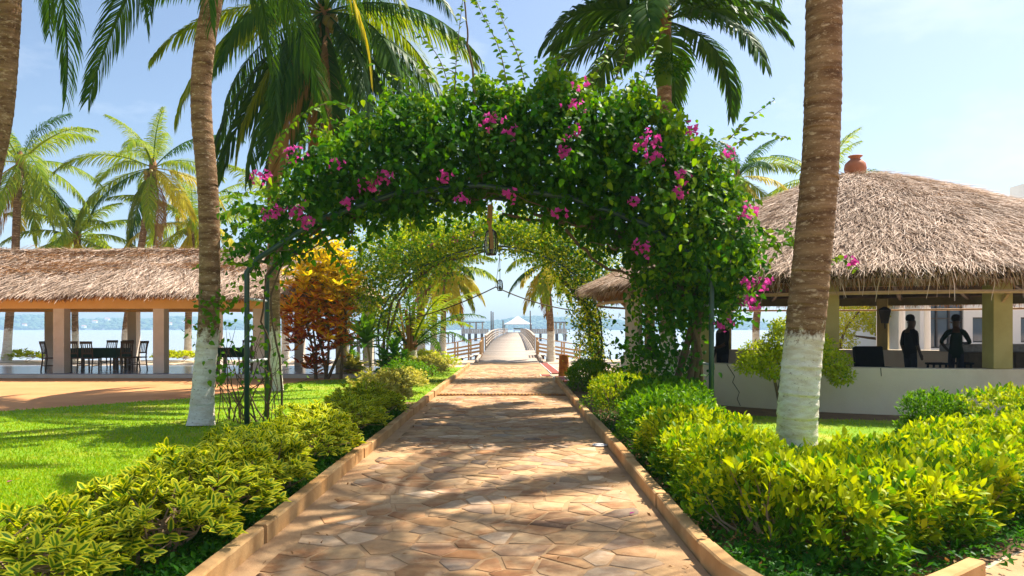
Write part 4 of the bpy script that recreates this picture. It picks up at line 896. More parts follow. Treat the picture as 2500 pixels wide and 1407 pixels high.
palm('palm showing behind the right shoulder of the flowering arch', [at(1775, 880, 36), at(1778, 780, 36), at(1790, 620, 36), at(1800, 430, 36)], .17, .15, 20, 3.2, seed=14, n=70, ll=.8, yellow=.1, light=.5, nuts=3, wd=.05)
palm('palm fanning out behind the big right trunk and the thatched roof', [at(1848, 882, 37), at(1846, 790, 37), at(1880, 640, 37), at(1960, 520, 37), at(2010, 440, 37)], .18, .15, 22, 3.6, seed=15, n=46, ll=.85, yellow=.15, light=.55, nuts=4, wd=.05)
palm('slim palm trunk seen under the eave left of the bar', [at(1590, 884, 37), at(1588, 800, 37), at(1588, 700, 37), at(1600, 560, 37)], .16, .14, 16, 2.8, seed=16, n=62, ll=.7, yellow=.3, light=.4, nuts=0, wd=.05)
palm('thick whitewashed palm trunk seen through the bar beside the dark-shirted person', [at(1727, 886, 34), at(1727, 800, 34), at(1730, 700, 34), at(1735, 560, 34)], .2, .18, 16, 2.8, seed=17, n=62, ll=.7, yellow=.3, light=.4, nuts=0, wd=.05)
palm('stout palm trunk with whitewashed foot in front of the thatched bar', [gnd(1945, 1085)] + [at(x, y, 10.2) for x, y in ((1948, 1000), (1955, 900), (1965, 800), (1976, 700), (1986, 600), (1995, 500), (2002, 400), (2006, 300), (2009, 200), (2011, 100), (2012, 0), (2010, -200), (2004, -700))], .262, .215, 26, 4.4, n=64, ll=.85, seed=18, emin=-6, yellow=.1, light=.3, brown=0, nuts=6, step=.025, sides=30, flare=1.04)
# feathery palm with green crownshaft behind the arch
fp = palm('smooth palm with dark arching fronds above the arch, right of centre', [at(1632, HY + F * H / 16, 16), at(1630, 800, 16), at(1626, 500, 16), at(1622, 230, 16), at(1620, 30, 16)], .17, .15, 20, 3.1, seed=21, n=84, ll=.85, yellow=0, light=.12, brown=0, nuts=0, emin=-8, emax=70, hang=.6, wd=.062, green='frond', step=.05)
MB().tube([at(1621, 215, 16), at(1620, 190, 16), at(1620, 100, 16), at(1620, -20, 16)], [.16, .19, .16, .10], 12).build('crownshaft', M['ti'], fp, smooth=True)
n = 900; c_ = at(1635, 165, 15.9); u = nrm(rng.normal(size=(n, 3))) * rng.uniform(.15, .45, (n, 1)) * [1, 1, .55]
scatter('fruit_spray', LEAF2, np.array(c_) + u, frames(nrm(u) + [0, 0, -.3], rng.normal(size=(n, 3))), rng.uniform(.05, .1, n), M['boug'], fp)
# young fan of dried stalks with green fronds on top, left of the jetty
yp = palm('young palm with upright dried stalks beside the second arch', [gnd(1004, 905), at(1004, 870, 28), at(1003, 840, 28)], .22, .2, 15, 3.2, seed=23, n=40, ll=.6, yellow=.0, light=.5, brown=0, nuts=0, emin=38, emax=84, hang=.6, wd=.05)
for i in range(22):
    a = random.uniform(0, 6.28); s = random.uniform(.25, .8); bp = Vector((-3.95, 28, .1)); ca, sa = math.cos(a), math.sin(a)
    MB().tube([bp + Vector((ca * .15, sa * .15, 0)), bp + Vector((ca * .22, sa * .22, 1.1)), bp + Vector((ca * (.22 + s * .6), sa * (.22 + s * .4), 2.0 + random.uniform(0, .7)))], [.07, .05, .02], 5).build('dried_stalk', M['strawdark'], yp)
# ------------------------------------------------------------------ hedges and shrubs
def leafdirs(nv, n, spread=.8, up=.5):
    d = nrm(nv * .7 + np.array([0, 0, up]) + rng.normal(0, spread, (n, 3)) * .75); u = nrm(nv * .4 + np.array([0, 0, 1.]) + rng.normal(0, .45, (n, 3))); return frames(d, u)
def hedge(name, label, line, hw, h, tips, per, mat, size, cat_='hedge', tpl=LEAF, group=None, pick=0, twigs=40, lowz=.12, hvar=.07, mat2=None, inner=.3, seedn=0):
    line = [np.array(p, float) for p in line]; L = [0]
    for a, b_ in zip(line, line[1:]): L.append(L[-1] + np.linalg.norm(b_ - a))
    base = line[0]; r = empty(name, (base[0], base[1], 0), label, cat_, group)
    n = tips; tt = rng.uniform(0, L[-1], n); X = np.interp(tt, L, [p[0] for p in line]); Y = np.interp(tt, L, [p[1] for p in line])
    seg = np.clip(np.searchsorted(L, tt) - 1, 0, len(line) - 2); dirs = np.array([nrm(line[i + 1] - line[i]) for i in range(len(line) - 1)])[seg]; nr = np.stack([-dirs[:, 1], dirs[:, 0]], 1)
    q = rng.uniform(0, 2 * hw + 2 * h, n); hz2 = h * (1 + hvar * np.sin(X * 3.1 + seedn) + hvar * np.sin(Y * 4.3 + X * 2) + hvar * .8 * np.sin(tt * 7.7))
    off = np.where(q < h, -hw, np.where(q < h + 2 * hw, q - h - hw, hw)); z = np.where(q < h, lowz + (hz2 - lowz) * (q / h), np.where(q < h + 2 * hw, hz2, lowz + (hz2 - lowz) * (q - h - 2 * hw) / h))
    nl = np.where(q < h, -1., np.where(q < h + 2 * hw, 0., 1.)); nz_ = np.where(nl == 0, 1., .15)
    wob = 1 + .13 * np.sin(tt * 5 + z * 6) + .10 * np.sin(tt * 11); round_ = np.where(z > h * .8, 1 - .25 * ((np.abs(off) / hw) ** 4), 1); z = z * (1 - .16 * (np.abs(off) / hw) ** 3)
    inn = rng.exponential(.06, n); isin = rng.random(n) < inner; off = off * wob * np.where(isin, rng.random(n), 1); z = np.where(isin, rng.uniform(lowz, 1, n) * z, z)
    NV = np.stack([nr[:, 0] * nl, nr[:, 1] * nl, nz_], 1); P = np.stack([X + nr[:, 0] * off, Y + nr[:, 1] * off, z], 1) - nrm(NV) * inn[:, None]
    endj = dirs * rng.normal(0, .07, (n, 1)); P[:, :2] += endj; P[:, 2] = np.maximum(P[:, 2], .05)
    PP = np.repeat(P, per, 0); NN = np.repeat(nrm(NV), per, 0); k = len(PP); RR = leafdirs(NN, k); PP = PP + RR[:, :, 1] * rng.uniform(0, .02, (k, 1)) + rng.normal(0, .022, (k, 3))
    sz = size * rng.uniform(.5, 1.15, k) * np.repeat(rng.uniform(.7, 1.25, n), per)
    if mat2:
        mk = np.repeat(rng.random(n) < np.clip(1.0 - 1.0 * z / h, .22, .85), per); scatter('foliage', tpl, PP[mk], RR[mk], sz[mk], M[mat2], r); PP, RR, sz = PP[~mk], RR[~mk], sz[~mk]  # low leaves turn older green, which also paints the hedge's inner shade
    scatter('foliage', tpl, PP, RR, sz, M[mat], r, pick=pick)
    if twigs:
        tw = MB()
        for i in rng.integers(0, n, twigs):
            p = Vector(P[i]); g0 = Vector((X[i] + nr[i, 0] * off[i] * .45 + random.uniform(-.08, .08), Y[i] + nr[i, 1] * off[i] * .45, 0)); m_ = g0.lerp(p, .5) + Vector((random.uniform(-.07, .07), random.uniform(-.07, .07), -.03)); tw.tube([g0, g0.lerp(m_, .5) + Vector((random.uniform(-.03, .03), 0, 0)), m_, p], [.014, .011, .008, .003], 5, False)
        tag(tw.build('branches', M['twig'], r), kind='stuff')
    return r
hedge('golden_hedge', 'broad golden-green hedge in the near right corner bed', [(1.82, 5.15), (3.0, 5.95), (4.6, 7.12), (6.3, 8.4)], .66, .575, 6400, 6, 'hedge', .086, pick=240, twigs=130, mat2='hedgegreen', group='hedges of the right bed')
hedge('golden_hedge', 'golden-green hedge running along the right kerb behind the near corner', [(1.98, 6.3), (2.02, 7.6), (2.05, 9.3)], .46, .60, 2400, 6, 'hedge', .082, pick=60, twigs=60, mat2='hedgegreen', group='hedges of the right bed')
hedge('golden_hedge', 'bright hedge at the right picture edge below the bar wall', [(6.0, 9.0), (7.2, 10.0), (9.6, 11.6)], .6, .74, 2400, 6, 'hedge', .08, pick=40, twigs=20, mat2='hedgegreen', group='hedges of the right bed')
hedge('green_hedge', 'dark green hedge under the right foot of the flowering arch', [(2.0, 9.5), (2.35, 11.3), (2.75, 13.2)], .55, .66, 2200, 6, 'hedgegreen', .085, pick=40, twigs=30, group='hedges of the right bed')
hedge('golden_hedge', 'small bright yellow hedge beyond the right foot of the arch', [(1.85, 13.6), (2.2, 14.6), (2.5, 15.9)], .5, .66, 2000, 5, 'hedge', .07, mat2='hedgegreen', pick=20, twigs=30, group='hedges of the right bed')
hedge('green_shrub', 'dark green shrub beside the right kerb end near the stump', [(1.75, 18.3), (2.1, 20.5), (2.3, 22.5)], .45, .62, 1100, 5, 'hedgegreen', .09, cat_='shrub', tpl=LEAF2, twigs=12)
hedge('fern_shrub', 'feathery mid-green shrub between the golden hedges at right', [(5.3, 9.5), (5.9, 9.9)], .34, .70, 1100, 6, 'hedgegreen', .065, cat_='shrub', twigs=12, hvar=.12)
ORD = ['nearest', 'second', 'third', 'fourth', 'fifth', 'sixth', 'seventh', 'eighth', 'ninth', 'tenth', 'eleventh', 'twelfth', 'thirteenth']
def shrub(name, label, x, y, rad, h, tips, per, mat, size, cat_='shrub', group=None, pick=0, tpl=LEAF, open_=.35, stems=8):
    r = empty(name, (x, y, 0), label, cat_, group); n = tips
    u = nrm(rng.normal(size=(n, 3)) * [1, 1, .8]); u[:, 2] = np.abs(u[:, 2]) * 1.15 - .18; rr_ = rng.uniform(open_, 1, (n, 1)) ** .55 * (1 + .2 * np.sin(u[:, :1] * 5 + x * 3) * np.sin(u[:, 1:2] * 4 + y))
    P = np.array([x, y, h * .46]) + u * rr_ * [rad, rad, h * .56]; P[:, 2] = np.maximum(P[:, 2], .07)
    PP = np.repeat(P, per, 0); k = len(PP); az = np.tile(np.arange(per) * 2.4, n) + np.repeat(rng.uniform(0, 6, n), per); NN = np.repeat(nrm(u + [0, 0, .35]), per, 0)
    side = np.stack([np.cos(az), np.sin(az), np.zeros(k)], 1); d = nrm(NN * rng.uniform(.5, 1.1, (k, 1)) + side * .85 + rng.normal(0, .15, (k, 3))); RR = frames(d, nrm(NN + [0, 0, .6]))
    scatter('foliage', tpl, PP + rng.normal(0, .012, (k, 3)), RR, size * rng.uniform(.6, 1.15, k), M[mat], r, pick=pick)
    tw = MB()
    for j in range(stems):
        p = Vector(P[rng.integers(0, n)]); g0 = Vector((x + random.uniform(-.1, .1), y + random.uniform(-.1, .1), 0)); m_ = g0.lerp(p, .5) + Vector((random.uniform(-.08, .08), random.uniform(-.08, .08), .02)); tw.tube([g0, g0.lerp(m_, .6), m_, p], [.016, .012, .009, .004], 5, False)
        for q in range(3): p2 = Vector(P[rng.integers(0, n)]); tw.tube([m_, m_.lerp(p2, .5) + Vector((0, 0, .03)), p2], [.008, .006, .003], 4, False)
    tag(tw.build('branches', M['twig'], r), kind='stuff'); return r
LS = [(-2.95, 4.25, .52, .52), (-2.55, 4.95, .42, .55), (-3.05, 5.35, .42, .45), (-2.50, 5.75, .46, .60), (-3.0, 6.5, .48, .50), (-2.5, 6.75, .46, .58), (-2.85, 7.6, .48, .56), (-2.48, 8.5, .50, .58), (-2.75, 9.5, .50, .60), (-2.5, 10.4, .48, .6), (-2.65, 11.4, .48, .62), (-2.5, 12.3, .48, .66)]
LS = [(x + .14, y, rd * 1.12, h_ * 1.04) for x, y, rd, h_ in LS]
for i, (x, y, rd, h_) in enumerate(LS): shrub('variegated_shrub', ORD[i] + ' yellow-edged variegated shrub in the row along the left kerb', x, y, rd, h_, int(165 + 30 * (i > 3)), 7, 'varieg', .118 if i < 6 else .112, group='variegated shrubs along the left kerb', pick=28 if i < 8 else 10)
shrub('pale_shrub', 'rounded pale yellow shrub at the end of the variegated row', -2.45, 13.5, .62, .86, 420, 6, 'paleyellow', .095, pick=12); shrub('pale_shrub', 'smaller pale yellow shrub just behind the rounded one on the left', -2.6, 14.8, .55, .72, 300, 6, 'paleyellow', .09)
for x, y, rd, h_, mt, lab in ((-2.7, 18.2, .6, .62, 'paleyellow', 'yellow shrub by the left kerb below the ti plants'), (-3.0, 20.6, .8, .75, 'hedgegreen', 'twiggy darker shrub among yellow ones by the left kerb'), (-2.7, 22.6, .75, .75, 'paleyellow', 'yellow shrub halfway along the far left kerb'), (-2.75, 25.0, .8, .72, 'paleyellow', 'yellow shrub second from the far end of the left kerb'), (-2.8, 27.6, .85, .7, 'hedge', 'last yellow-green shrub at the far end of the left kerb'), (-4.0, 26.2, .9, .7, 'paleyellow', 'wide yellow shrub under the young palm with dried stalks')):
    shrub('yellow_shrub', lab, x, y, rd, h_, 420, 5, mt, .085, tpl=LEAF2, stems=5)
# low weeds
def weeds(name, label, n, fx_, size, mat='weed'):
    P = fx_(n); k = len(P); d = nrm(rng.normal(0, 1, (k, 3)) * [1, 1, .5] + [0, 0, .55]); return tag(scatter(name, LEAF2, P, frames(d, nrm(rng.normal(0, .4, (k, 3)) + [0, 0, 1.])), size * rng.uniform(.6, 1.2, k), M[mat]), label, 'weeds', kind='stuff')
def wl(n): y = 3.5 + 10.5 * rng.random(n) ** 1.4; x = -1.97 - np.abs(rng.normal(0, .33, n)); return np.stack([x, y, rng.uniform(.01, .15, n) * (1.1 - .3 * rng.random(n))], 1)
weeds('weeds', 'low green weeds between the left kerb and the variegated shrubs', 9000, wl, .065)
def wr(n):
    y = 4.4 + 9 * rng.random(n) ** 1.3; x = 1.4 + np.abs(rng.normal(0, .5, n)) + np.where(y < 5.3, rng.uniform(0, 1.2, n), 0); y = np.where(rng.random(n) < .3, rng.uniform(4.05, 5.2, n), y); ok = (x < 1.6 + (y - 3.95) * 1.45) ; return np.stack([x, y, rng.uniform(.01, .10, n)], 1)[ok]
weeds('undergrowth', 'dark undergrowth beneath the right hedges beside the kerb', 8000, wr, .06)
def wd_(n): s = rng.uniform(0, 7, n); return np.stack([2.9 + .8 * s + rng.normal(0, .12, n), 4.95 + .6 * s + rng.normal(0, .14, n), rng.uniform(.01, .12, n)], 1)
weeds('undergrowth', 'weedy edge between the near right hedge and the side path', 3500, wd_, .06)
def wlit(n): y = 4.2 + 6 * rng.random(n) ** 1.4; x = 1.42 + rng.uniform(0, 2.2, n); ok = x < 1.6 + (y - 3.95) * 1.45; return np.stack([x, y, rng.uniform(.008, .03, n)], 1)[ok]
weeds('leaf_litter', 'brown leaf litter on the soil under the right hedges', 2600, wlit, .06, 'frondbrown')
def wpath(n): y = 4.4 + 16 * rng.random(n) ** 1.6; x = np.where(rng.random(n) < .55, np.where(rng.random(n) < .5, -1.8 + np.abs(rng.normal(0, .18, n)), 1.22 - np.abs(rng.normal(0, .18, n))), rng.uniform(-1.7, 1.1, n)); return np.stack([x, y, rng.uniform(.024, .032, n)], 1)
lt = weeds('fallen_leaves', 'scattered small dry leaves lying on the stone path', 130, wpath, .045, 'frondbrown')
# grass
def grass(name, label, poly, n, parentname=None):
    xmin, xmax = min(p[0] for p in poly), max(p[0] for p in poly); P = []
    m_ = n * 6; D = 1 / rng.uniform(1 / 30., 1 / 3.6, m_); X = D * rng.uniform(-1.5, .95, m_); ok = inpoly(X, D, poly); X, D = X[ok][:n], D[ok][:n]; k = len(X)
    d = nrm(np.stack([rng.normal(0, .5, k), rng.normal(0, .5, k), np.ones(k)], 1)); hgt = rng.uniform(.02, .055, k) * (.8 + D * .02); wd2 = (.005 + .0011 * D)
    return tag(scatter(name, BLADE, np.stack([X, D, np.full(k, .008)], 1), frames(d, rng.normal(size=(k, 3))), np.stack([wd2, hgt, hgt], 1), M['grass']), label, 'grass', kind='stuff')
grass('grass', 'short bright green grass of the big lawn', LAWN, 230000); grass('grass', 'patch of grass round the stout right palm', LAWN2, 22000)
# fallen petals and leaves
for i, (px, py, mt, lab) in enumerate([(1537, 1255, 'pink', 'single pink petal lying on the path near the right kerb'), (15, 1177, 'pink', 'pink petal on the lawn at the left edge'), (108, 1238, 'pink', 'pink petal in the lawn shade near the shrubs'), (35, 1172, 'frondyellow', 'yellow fallen leaf beside the petal on the lawn'), (375, 1036, 'frondbrown', 'brown fallen leaf on the sunny lawn')]):
    p = gnd(px, py, .03); s = .06
    tag(scatter('fallen_petal' if mt == 'pink' else 'fallen_leaf', PETAL, [(0, 0, 0)] * 1 + np.array([tuple(p)]), frames(np.array([[1, .4, .1]]), np.array([[0, .2, 1.]])), np.array([s]), M[mt], None, tuple(p), kind=None), lab, 'petal' if mt == 'pink' else 'leaf')
p = gnd(1465, 1088, .02); tag(MB().lathe([(.10, 0), (.105, .012), (.07, .02), (0, .022)], p, 20).build('plastic_plate', M['whitestrip'], None, tuple(p)), 'small pale round plate lying on the path by the right kerb', 'plate')

# ------------------------------------------------------------------ flowering arch
DA = 12.8
fr = empty('garden_arch', (-.6, DA, 0), 'dark green steel pipe arch over the path carrying the bougainvillea', 'arch')
AX = [(-4.45, 0), (-4.45, 1.3), (-4.45, 2.55), (-4.3, 2.75), (-3.3, 3.4), (-2.0, 3.85), (-.6, 4.0), (.9, 3.8), (2.2, 3.35), (3.15, 2.7), (3.3, 2.45), (3.3, 1.2), (3.3, 0)]
for y in (12.3, 13.3): MB().tube([(x, y, z) for x, z in AX], .045, 10).build('arch_pipe', M['greypipe'], fr, smooth=True)
for x, z in ((-4.45, 1.05), (-4.45, 2.1), (3.3, 1.0), (3.3, 2.0)): MB().tube([(x, 12.3, z), (x, 13.3, z)], .025, 7).build('strut', M['whitestrip'], fr)
for x, z in AX[3:10]: MB().tube([(x, 12.3, z), (x, 13.3, z)], .025, 7).build('strut', M['greypipe'], fr)
bg_ = empty('bougainvillea', (3.0, 12.9, 0), 'pink-flowering bougainvillea covering the arch over the path', 'climber')
TOP = [(560, 525), (600, 495), (640, 475), (700, 455), (760, 400), (800, 350), (870, 308), (950, 262), (1000, 243), (1100, 225), (1200, 215), (1300, 205), (1350, 185), (1420, 215), (1500, 205), (1560, 230), (1600, 262), (1680, 310), (1735, 375), (1785, 460), (1825, 560), (1840, 640)]
BOT = [(560, 560), (600, 640), (660, 640), (720, 612), (800, 562), (870, 545), (950, 535), (1050, 520), (1100, 505), (1180, 482), (1260, 492), (1350, 528), (1430, 570), (1490, 605), (1545, 650), (1590, 720), (1690, 760), (1750, 730), (1800, 690), (1840, 655)]
def topz(px): return np.interp(px, [a for a, _ in TOP], [b_ for _, b_ in TOP])
def botz(px): return np.interp(px, [a for a, _ in BOT], [b_ for _, b_ in BOT])
def bough(n, D, sc=1.0, depth=.64):
    px = rng.uniform(560, 1840, n * 5); wgt = (botz(px) - topz(px)) / 460 * np.interp(px, [560, 700, 800], [.25, .45, 1]); px = px[rng.random(n * 5) < wgt][:n]; n = len(px)
    f = rng.beta(.95, 1.05, n); wob = 22 * np.sin(px * .031) + 16 * np.sin(px * .083 + 1); py = topz(px) + wob * (1 - f) + f * (botz(px) - topz(px) + 18 * np.sin(px * .06 + 2)); 
    thick = depth * np.sqrt(np.clip(1 - (2 * f - 1) ** 2, .05, 1)) * np.interp(px, [560, 700, 1650, 1840], [.5, 1, 1, .45]) ; Y = D - .1 + rng.normal(0, .72, n) * thick * 1.3
    hole = np.sin(px * .036 + 1.3) * np.sin(py * .041 + .7) + .55 * np.sin(px * .078 + py * .052) + .35 * np.sin(px * .15 - py * .12); keep = rng.random(n) < np.clip(1.05 - .75 * np.clip(hole, 0, 2) + .55 * np.exp(-((f - .55) / .28) ** 2), .12, 1)
    young = (f < .15) | ((px > 1560) & (rng.random(n) < .38)) | (rng.random(n) < .05)  # top and right-hand leaves take the lighter colour to paint in sunlight
    return np.stack([(px - HX) / F * D, Y, H - (py - HY) / F * D], 1)[keep], young[keep]
P, SUNLIT = bough(10800, DA); n = len(P)
# hanging sprays: each tip carries a short drooping run of leaves
per = 5; off = np.arange(per)[None, :, None] * np.stack([rng.normal(0, .035, n), rng.normal(0, .03, n), rng.normal(-.035, .04, n)], 1)[:, None, :]
PP = (P[:, None, :] + off).reshape(-1, 3); k = len(PP); d = nrm(rng.normal(0, .6, (k, 3)) + [0, -.25, -.55]); u = nrm(rng.normal(0, .45, (k, 3)) + [0, -.55, .7])
sunlit = np.repeat(SUNLIT, per); PP = PP + rng.normal(0, .02, (k, 3)); RR = frames(d, u); sz = .045 + .10 * rng.random(k) ** 1.2
scatter('foliage', HEART, PP[~sunlit], RR[~sunlit], sz[~sunlit], M['boug'], bg_, pick=130); scatter('foliage', HEART, PP[sunlit], RR[sunlit], sz[sunlit], M['bougyoungsun'], bg_, pick=60)
# loose leaves going down the right foot
px = np.concatenate([rng.normal(1620, 45, 900), rng.normal(1700, 70, 700), rng.normal(1560, 30, 200)]); py = np.concatenate([rng.uniform(720, 960, 900) , rng.uniform(700, 800, 700), rng.uniform(820, 900, 200)]); k = len(px)
PP = np.stack([(px - HX) / F * DA, DA + rng.normal(0, .3, k), H - (py - HY) / F * DA], 1); scatter('foliage', HEART, PP, frames(nrm(rng.normal(0, .6, (k, 3)) + [0, -.2, -.6]), nrm(rng.normal(0, .5, (k, 3)) + [0, -.5, .7])), rng.uniform(.06, .12, k), M['boug'], bg_)
SPR = [[(1100, 230), (1075, 150), (1040, 100), (1000, 68)], [(1110, 270), (1112, 180), (1120, 80), (1132, -20)], [(1240, 215), (1215, 110), (1180, 40), (1150, -30)], [(1282, 200), (1262, 130), (1235, 70), (1203, -10)], [(1060, 200), (1030, 165), (1012, 145)], [(1130, 200), (1105, 175), (1060, 165)],
       [(1780, 340), (1830, 290), (1892, 243)], [(1800, 350), (1860, 325), (1930, 338)], [(700, 480), (640, 466), (590, 472), (545, 466)], [(880, 290), (830, 252), (780, 258), (725, 290), (690, 330), (655, 395)], [(870, 330), (800, 290), (750, 320)], [(1010, 240), (980, 195), (948, 178)], [(960, 300), (965, 240), (945, 205)],
       [(1870, 560), (1915, 565), (1935, 590), (1925, 545)], [(1860, 560), (1900, 600), (1870, 660)], [(790, 590), (830, 640), (850, 690)], [(850, 570), (880, 610), (870, 670)], [(720, 620), (700, 660), (690, 700)], [(1350, 190), (1340, 150), (1375, 140), (1385, 180)], [(640, 520), (590, 545), (545, 600), (480, 655)], [(640, 560), (560, 610), (520, 640)],
       [(1500, 200), (1530, 120), (1540, 40)], [(1430, 220), (1480, 130), (1500, 60)], [(1560, 230), (1600, 120), (1640, 20)], [(1700, 760), (1760, 740), (1800, 780)], [(1560, 640), (1545, 720), (1555, 790)], [(2010, 640), (2050, 632), (2090, 655)], [(1860, 590), (1950, 600), (2015, 640)], [(1180, 500), (1190, 540)], [(1000, 540), (1010, 590)], [(930, 560), (925, 610)], [(1780, 560), (1820, 640), (1815, 720)], [(1330, 530), (1320, 580)], [(620, 640), (560, 640), (520, 620)]]
st = MB(); PPs = []; ds = []; us = []; szs = []
for q in SPR:
    dd = DA - random.uniform(-.2, .5); pts = smooth_path([at(a, b_, dd + random.uniform(-.15, .15)) for a, b_ in q], 14); st.tube([Vector(p) for p in pts], np.linspace(.010, .004, 14), 5, False)
    Ls = sum(np.linalg.norm(np.diff(pts, axis=0), axis=1)); m_ = int(Ls / .045)
    for j in range(m_):
        f = j / max(1, m_ - 1); i = min(int(f * 13), 12); p = pts[i] + (pts[i + 1] - pts[i]) * (f * 13 - i); s = 1 if j % 2 else -1; tg = nrm(pts[i + 1] - pts[i])
        PPs.append(p + rng.normal(0, .012, 3)); ds.append(nrm(np.array([s * .8, -.3, -.35]) + tg * .3 + rng.normal(0, .3, 3))); us.append(nrm(np.array([0, -.7, .6]) + rng.normal(0, .4, 3))); szs.append(random.uniform(.09, .15) * (1.1 - .45 * f))
scatter('spray_leaves', HEART, np.array(PPs), frames(np.array(ds), np.array(us)), np.array(szs), M['bougyoungsun'], bg_, pick=60); tag(st.build('sprays', M['stem'], bg_), kind='stuff')
FLW = [(715, 380, 1.2), (635, 437, 1), (720, 512, 1.5), (665, 522, 1), (750, 540, .7), (905, 450, 1.3), (850, 497, .6), (1085, 430, .6), (1197, 300, 1.3), (1250, 322, .8), (1405, 255, .7), (1397, 325, .8), (1385, 370, .7), (1590, 340, 1), (1600, 380, 1), (1560, 355, .6), (1665, 430, .8), (1655, 470, 1), (1830, 515, 1.4), (1775, 375, .7), (1245, 475, .6), (1365, 522, .5), (1570, 610, 1), (1835, 740, .9), (1768, 792, .7), (1130, 490, .5), (940, 430, .8), (1695, 322, .7), (1870, 690, .5), (1825, 690, .6), (1420, 205, .4), (1550, 490, .4), (820, 400, .5), (2080, 636, .4)]
for px, py, s in FLW:
    c_ = np.array(at(px, py, DA - 1.15 if 640 < px < 1700 else DA - .7)); k = int(16 * s) + 3; q = rng.normal(0, 1, (k, 3)) * [.075, .06, .06] * s ** .5; PP = np.repeat(c_ + q, 3, 0); az = rng.uniform(0, 6, k)
    d = []; 
    for i in range(k):
        ax = nrm(q[i] / .07 + np.array([0, -.5, .1])); e1 = nrm(np.cross(ax, [0.2, .3, 1])); e2 = np.cross(ax, e1)
        for j in range(3): a = az[i] + j * 2.094; d.append(nrm((e1 * math.cos(a) + e2 * math.sin(a)) + ax * .55))
    d = np.array(d); o = scatter('flower_cluster', PETAL, PP, frames(d, np.repeat(nrm(q + [0, -.05, .02]), 3, 0)), rng.uniform(.045, .075, 3 * k), M['pink'], bg_)
def vine(pts, r, n=7, jit=.03, name='stem', par=bg_, mat='stem'):
    q = smooth_path(pts, 16); q[1:-1] += rng.normal(0, jit, (14, 3)); return MB().tube([Vector(p) for p in q], np.linspace(r, r * .55, 16), n).build(name, M[mat], par, smooth=True)
for i in range(6): x = 2.95 + i * .09; vine([(x, 12.75 + .1 * (i % 3), 0), (x - .05 + .1 * math.sin(i), 12.8, 1.0), (x - .12 * i + .3, 12.8, 1.9), (x + .2 - .25 * i, 12.8, 2.9), (2.3 - .5 * i, 12.8, 3.6)], .075 - .006 * i)
for i in range(2): x = -4.3 + i * .16; vine([(x, 12.9, 0), (x + .1, 12.85, .9), (x - .06, 12.8, 1.7), (x + .05, 12.8, 2.6), (-3.3 + i * .5, 12.8, 3.3)], .022)
vine([at(1160, 270, 12.4), at(1155, 200, 12.4), at(1143, 100, 12.4), at(1130, -30, 12.4)], .022, jit=.01); vine([at(1165, 300, 12.3), at(1172, 400, 12.2), at(1178, 440, 12.2)], .014, jit=.008)
for q in ([(1545, 560), (1590, 640), (1640, 760)], [(1380, 560), (1470, 640), (1600, 720), (1660, 800)], [(610, 650), (760, 570), (900, 520)]): vine([at(a, b_, 12.7) for a, b_ in q], .03)
tg = MB()
for i in range(60):
    px0 = random.uniform(640, 1720); a = np.array(at(px0, float(botz(px0)) - random.uniform(0, 90), DA + random.uniform(-.7, .6))); q = [a]
    for j in range(6): q.append(q[-1] + np.array([random.choice((-1, 1)) * .05 + .14 * math.copysign(1, 1200 - px0) * random.random(), random.uniform(-.08, .08), random.uniform(-.07, .09)]))
    tg.tube([Vector(p) for p in q], np.linspace(random.uniform(.008, .02), .004, 7), 5, False)
tag(tg.build('tangled_branches', M['stem'], bg_), kind='stuff')
# bare tangled twigs and a pale sprig at the left foot
tw = MB(); PPs = []
for i in range(26):
    x0 = random.uniform(-5.0, -4.0); p = Vector((x0, 12.6 + random.uniform(-.4, .4), 0)); a = random.uniform(-.6, .6); q = [p]
    for j in range(6): a += random.uniform(-.5, .5); p = p + Vector((math.sin(a) * .22, random.uniform(-.08, .08), .24 * math.cos(a) + .04)); q.append(p)
    tw.tube(q, np.linspace(.016 if i < 8 else .009, .003, 7), 5, False)
    for j in range(4): PPs.append(np.array(q[random.randrange(3, 7)]) + rng.normal(0, .05, 3))
tag(tw.build('bare_twigs', M['stem'], bg_), kind='stuff')
for cx, cy, sx, sy, m_ in ((515, 770, 30, 30, 60), (580, 700, 12, 20, 14), (540, 740, 25, 15, 30), (530, 915, 20, 20, 18), (620, 740, 30, 60, 40)):
    for _ in range(m_): PPs.append(np.array(at(cx + random.gauss(0, sx), cy + random.gauss(0, sy), 12.0)))
k = len(PPs); scatter('foot_leaves', HEART, np.array(PPs), frames(nrm(rng.normal(0, .6, (k, 3)) + [0, -.2, -.5]), nrm(rng.normal(0, .5, (k, 3)) + [0, -.5, .7])), rng.uniform(.06, .12, k), M['hedgegreen'], bg_)

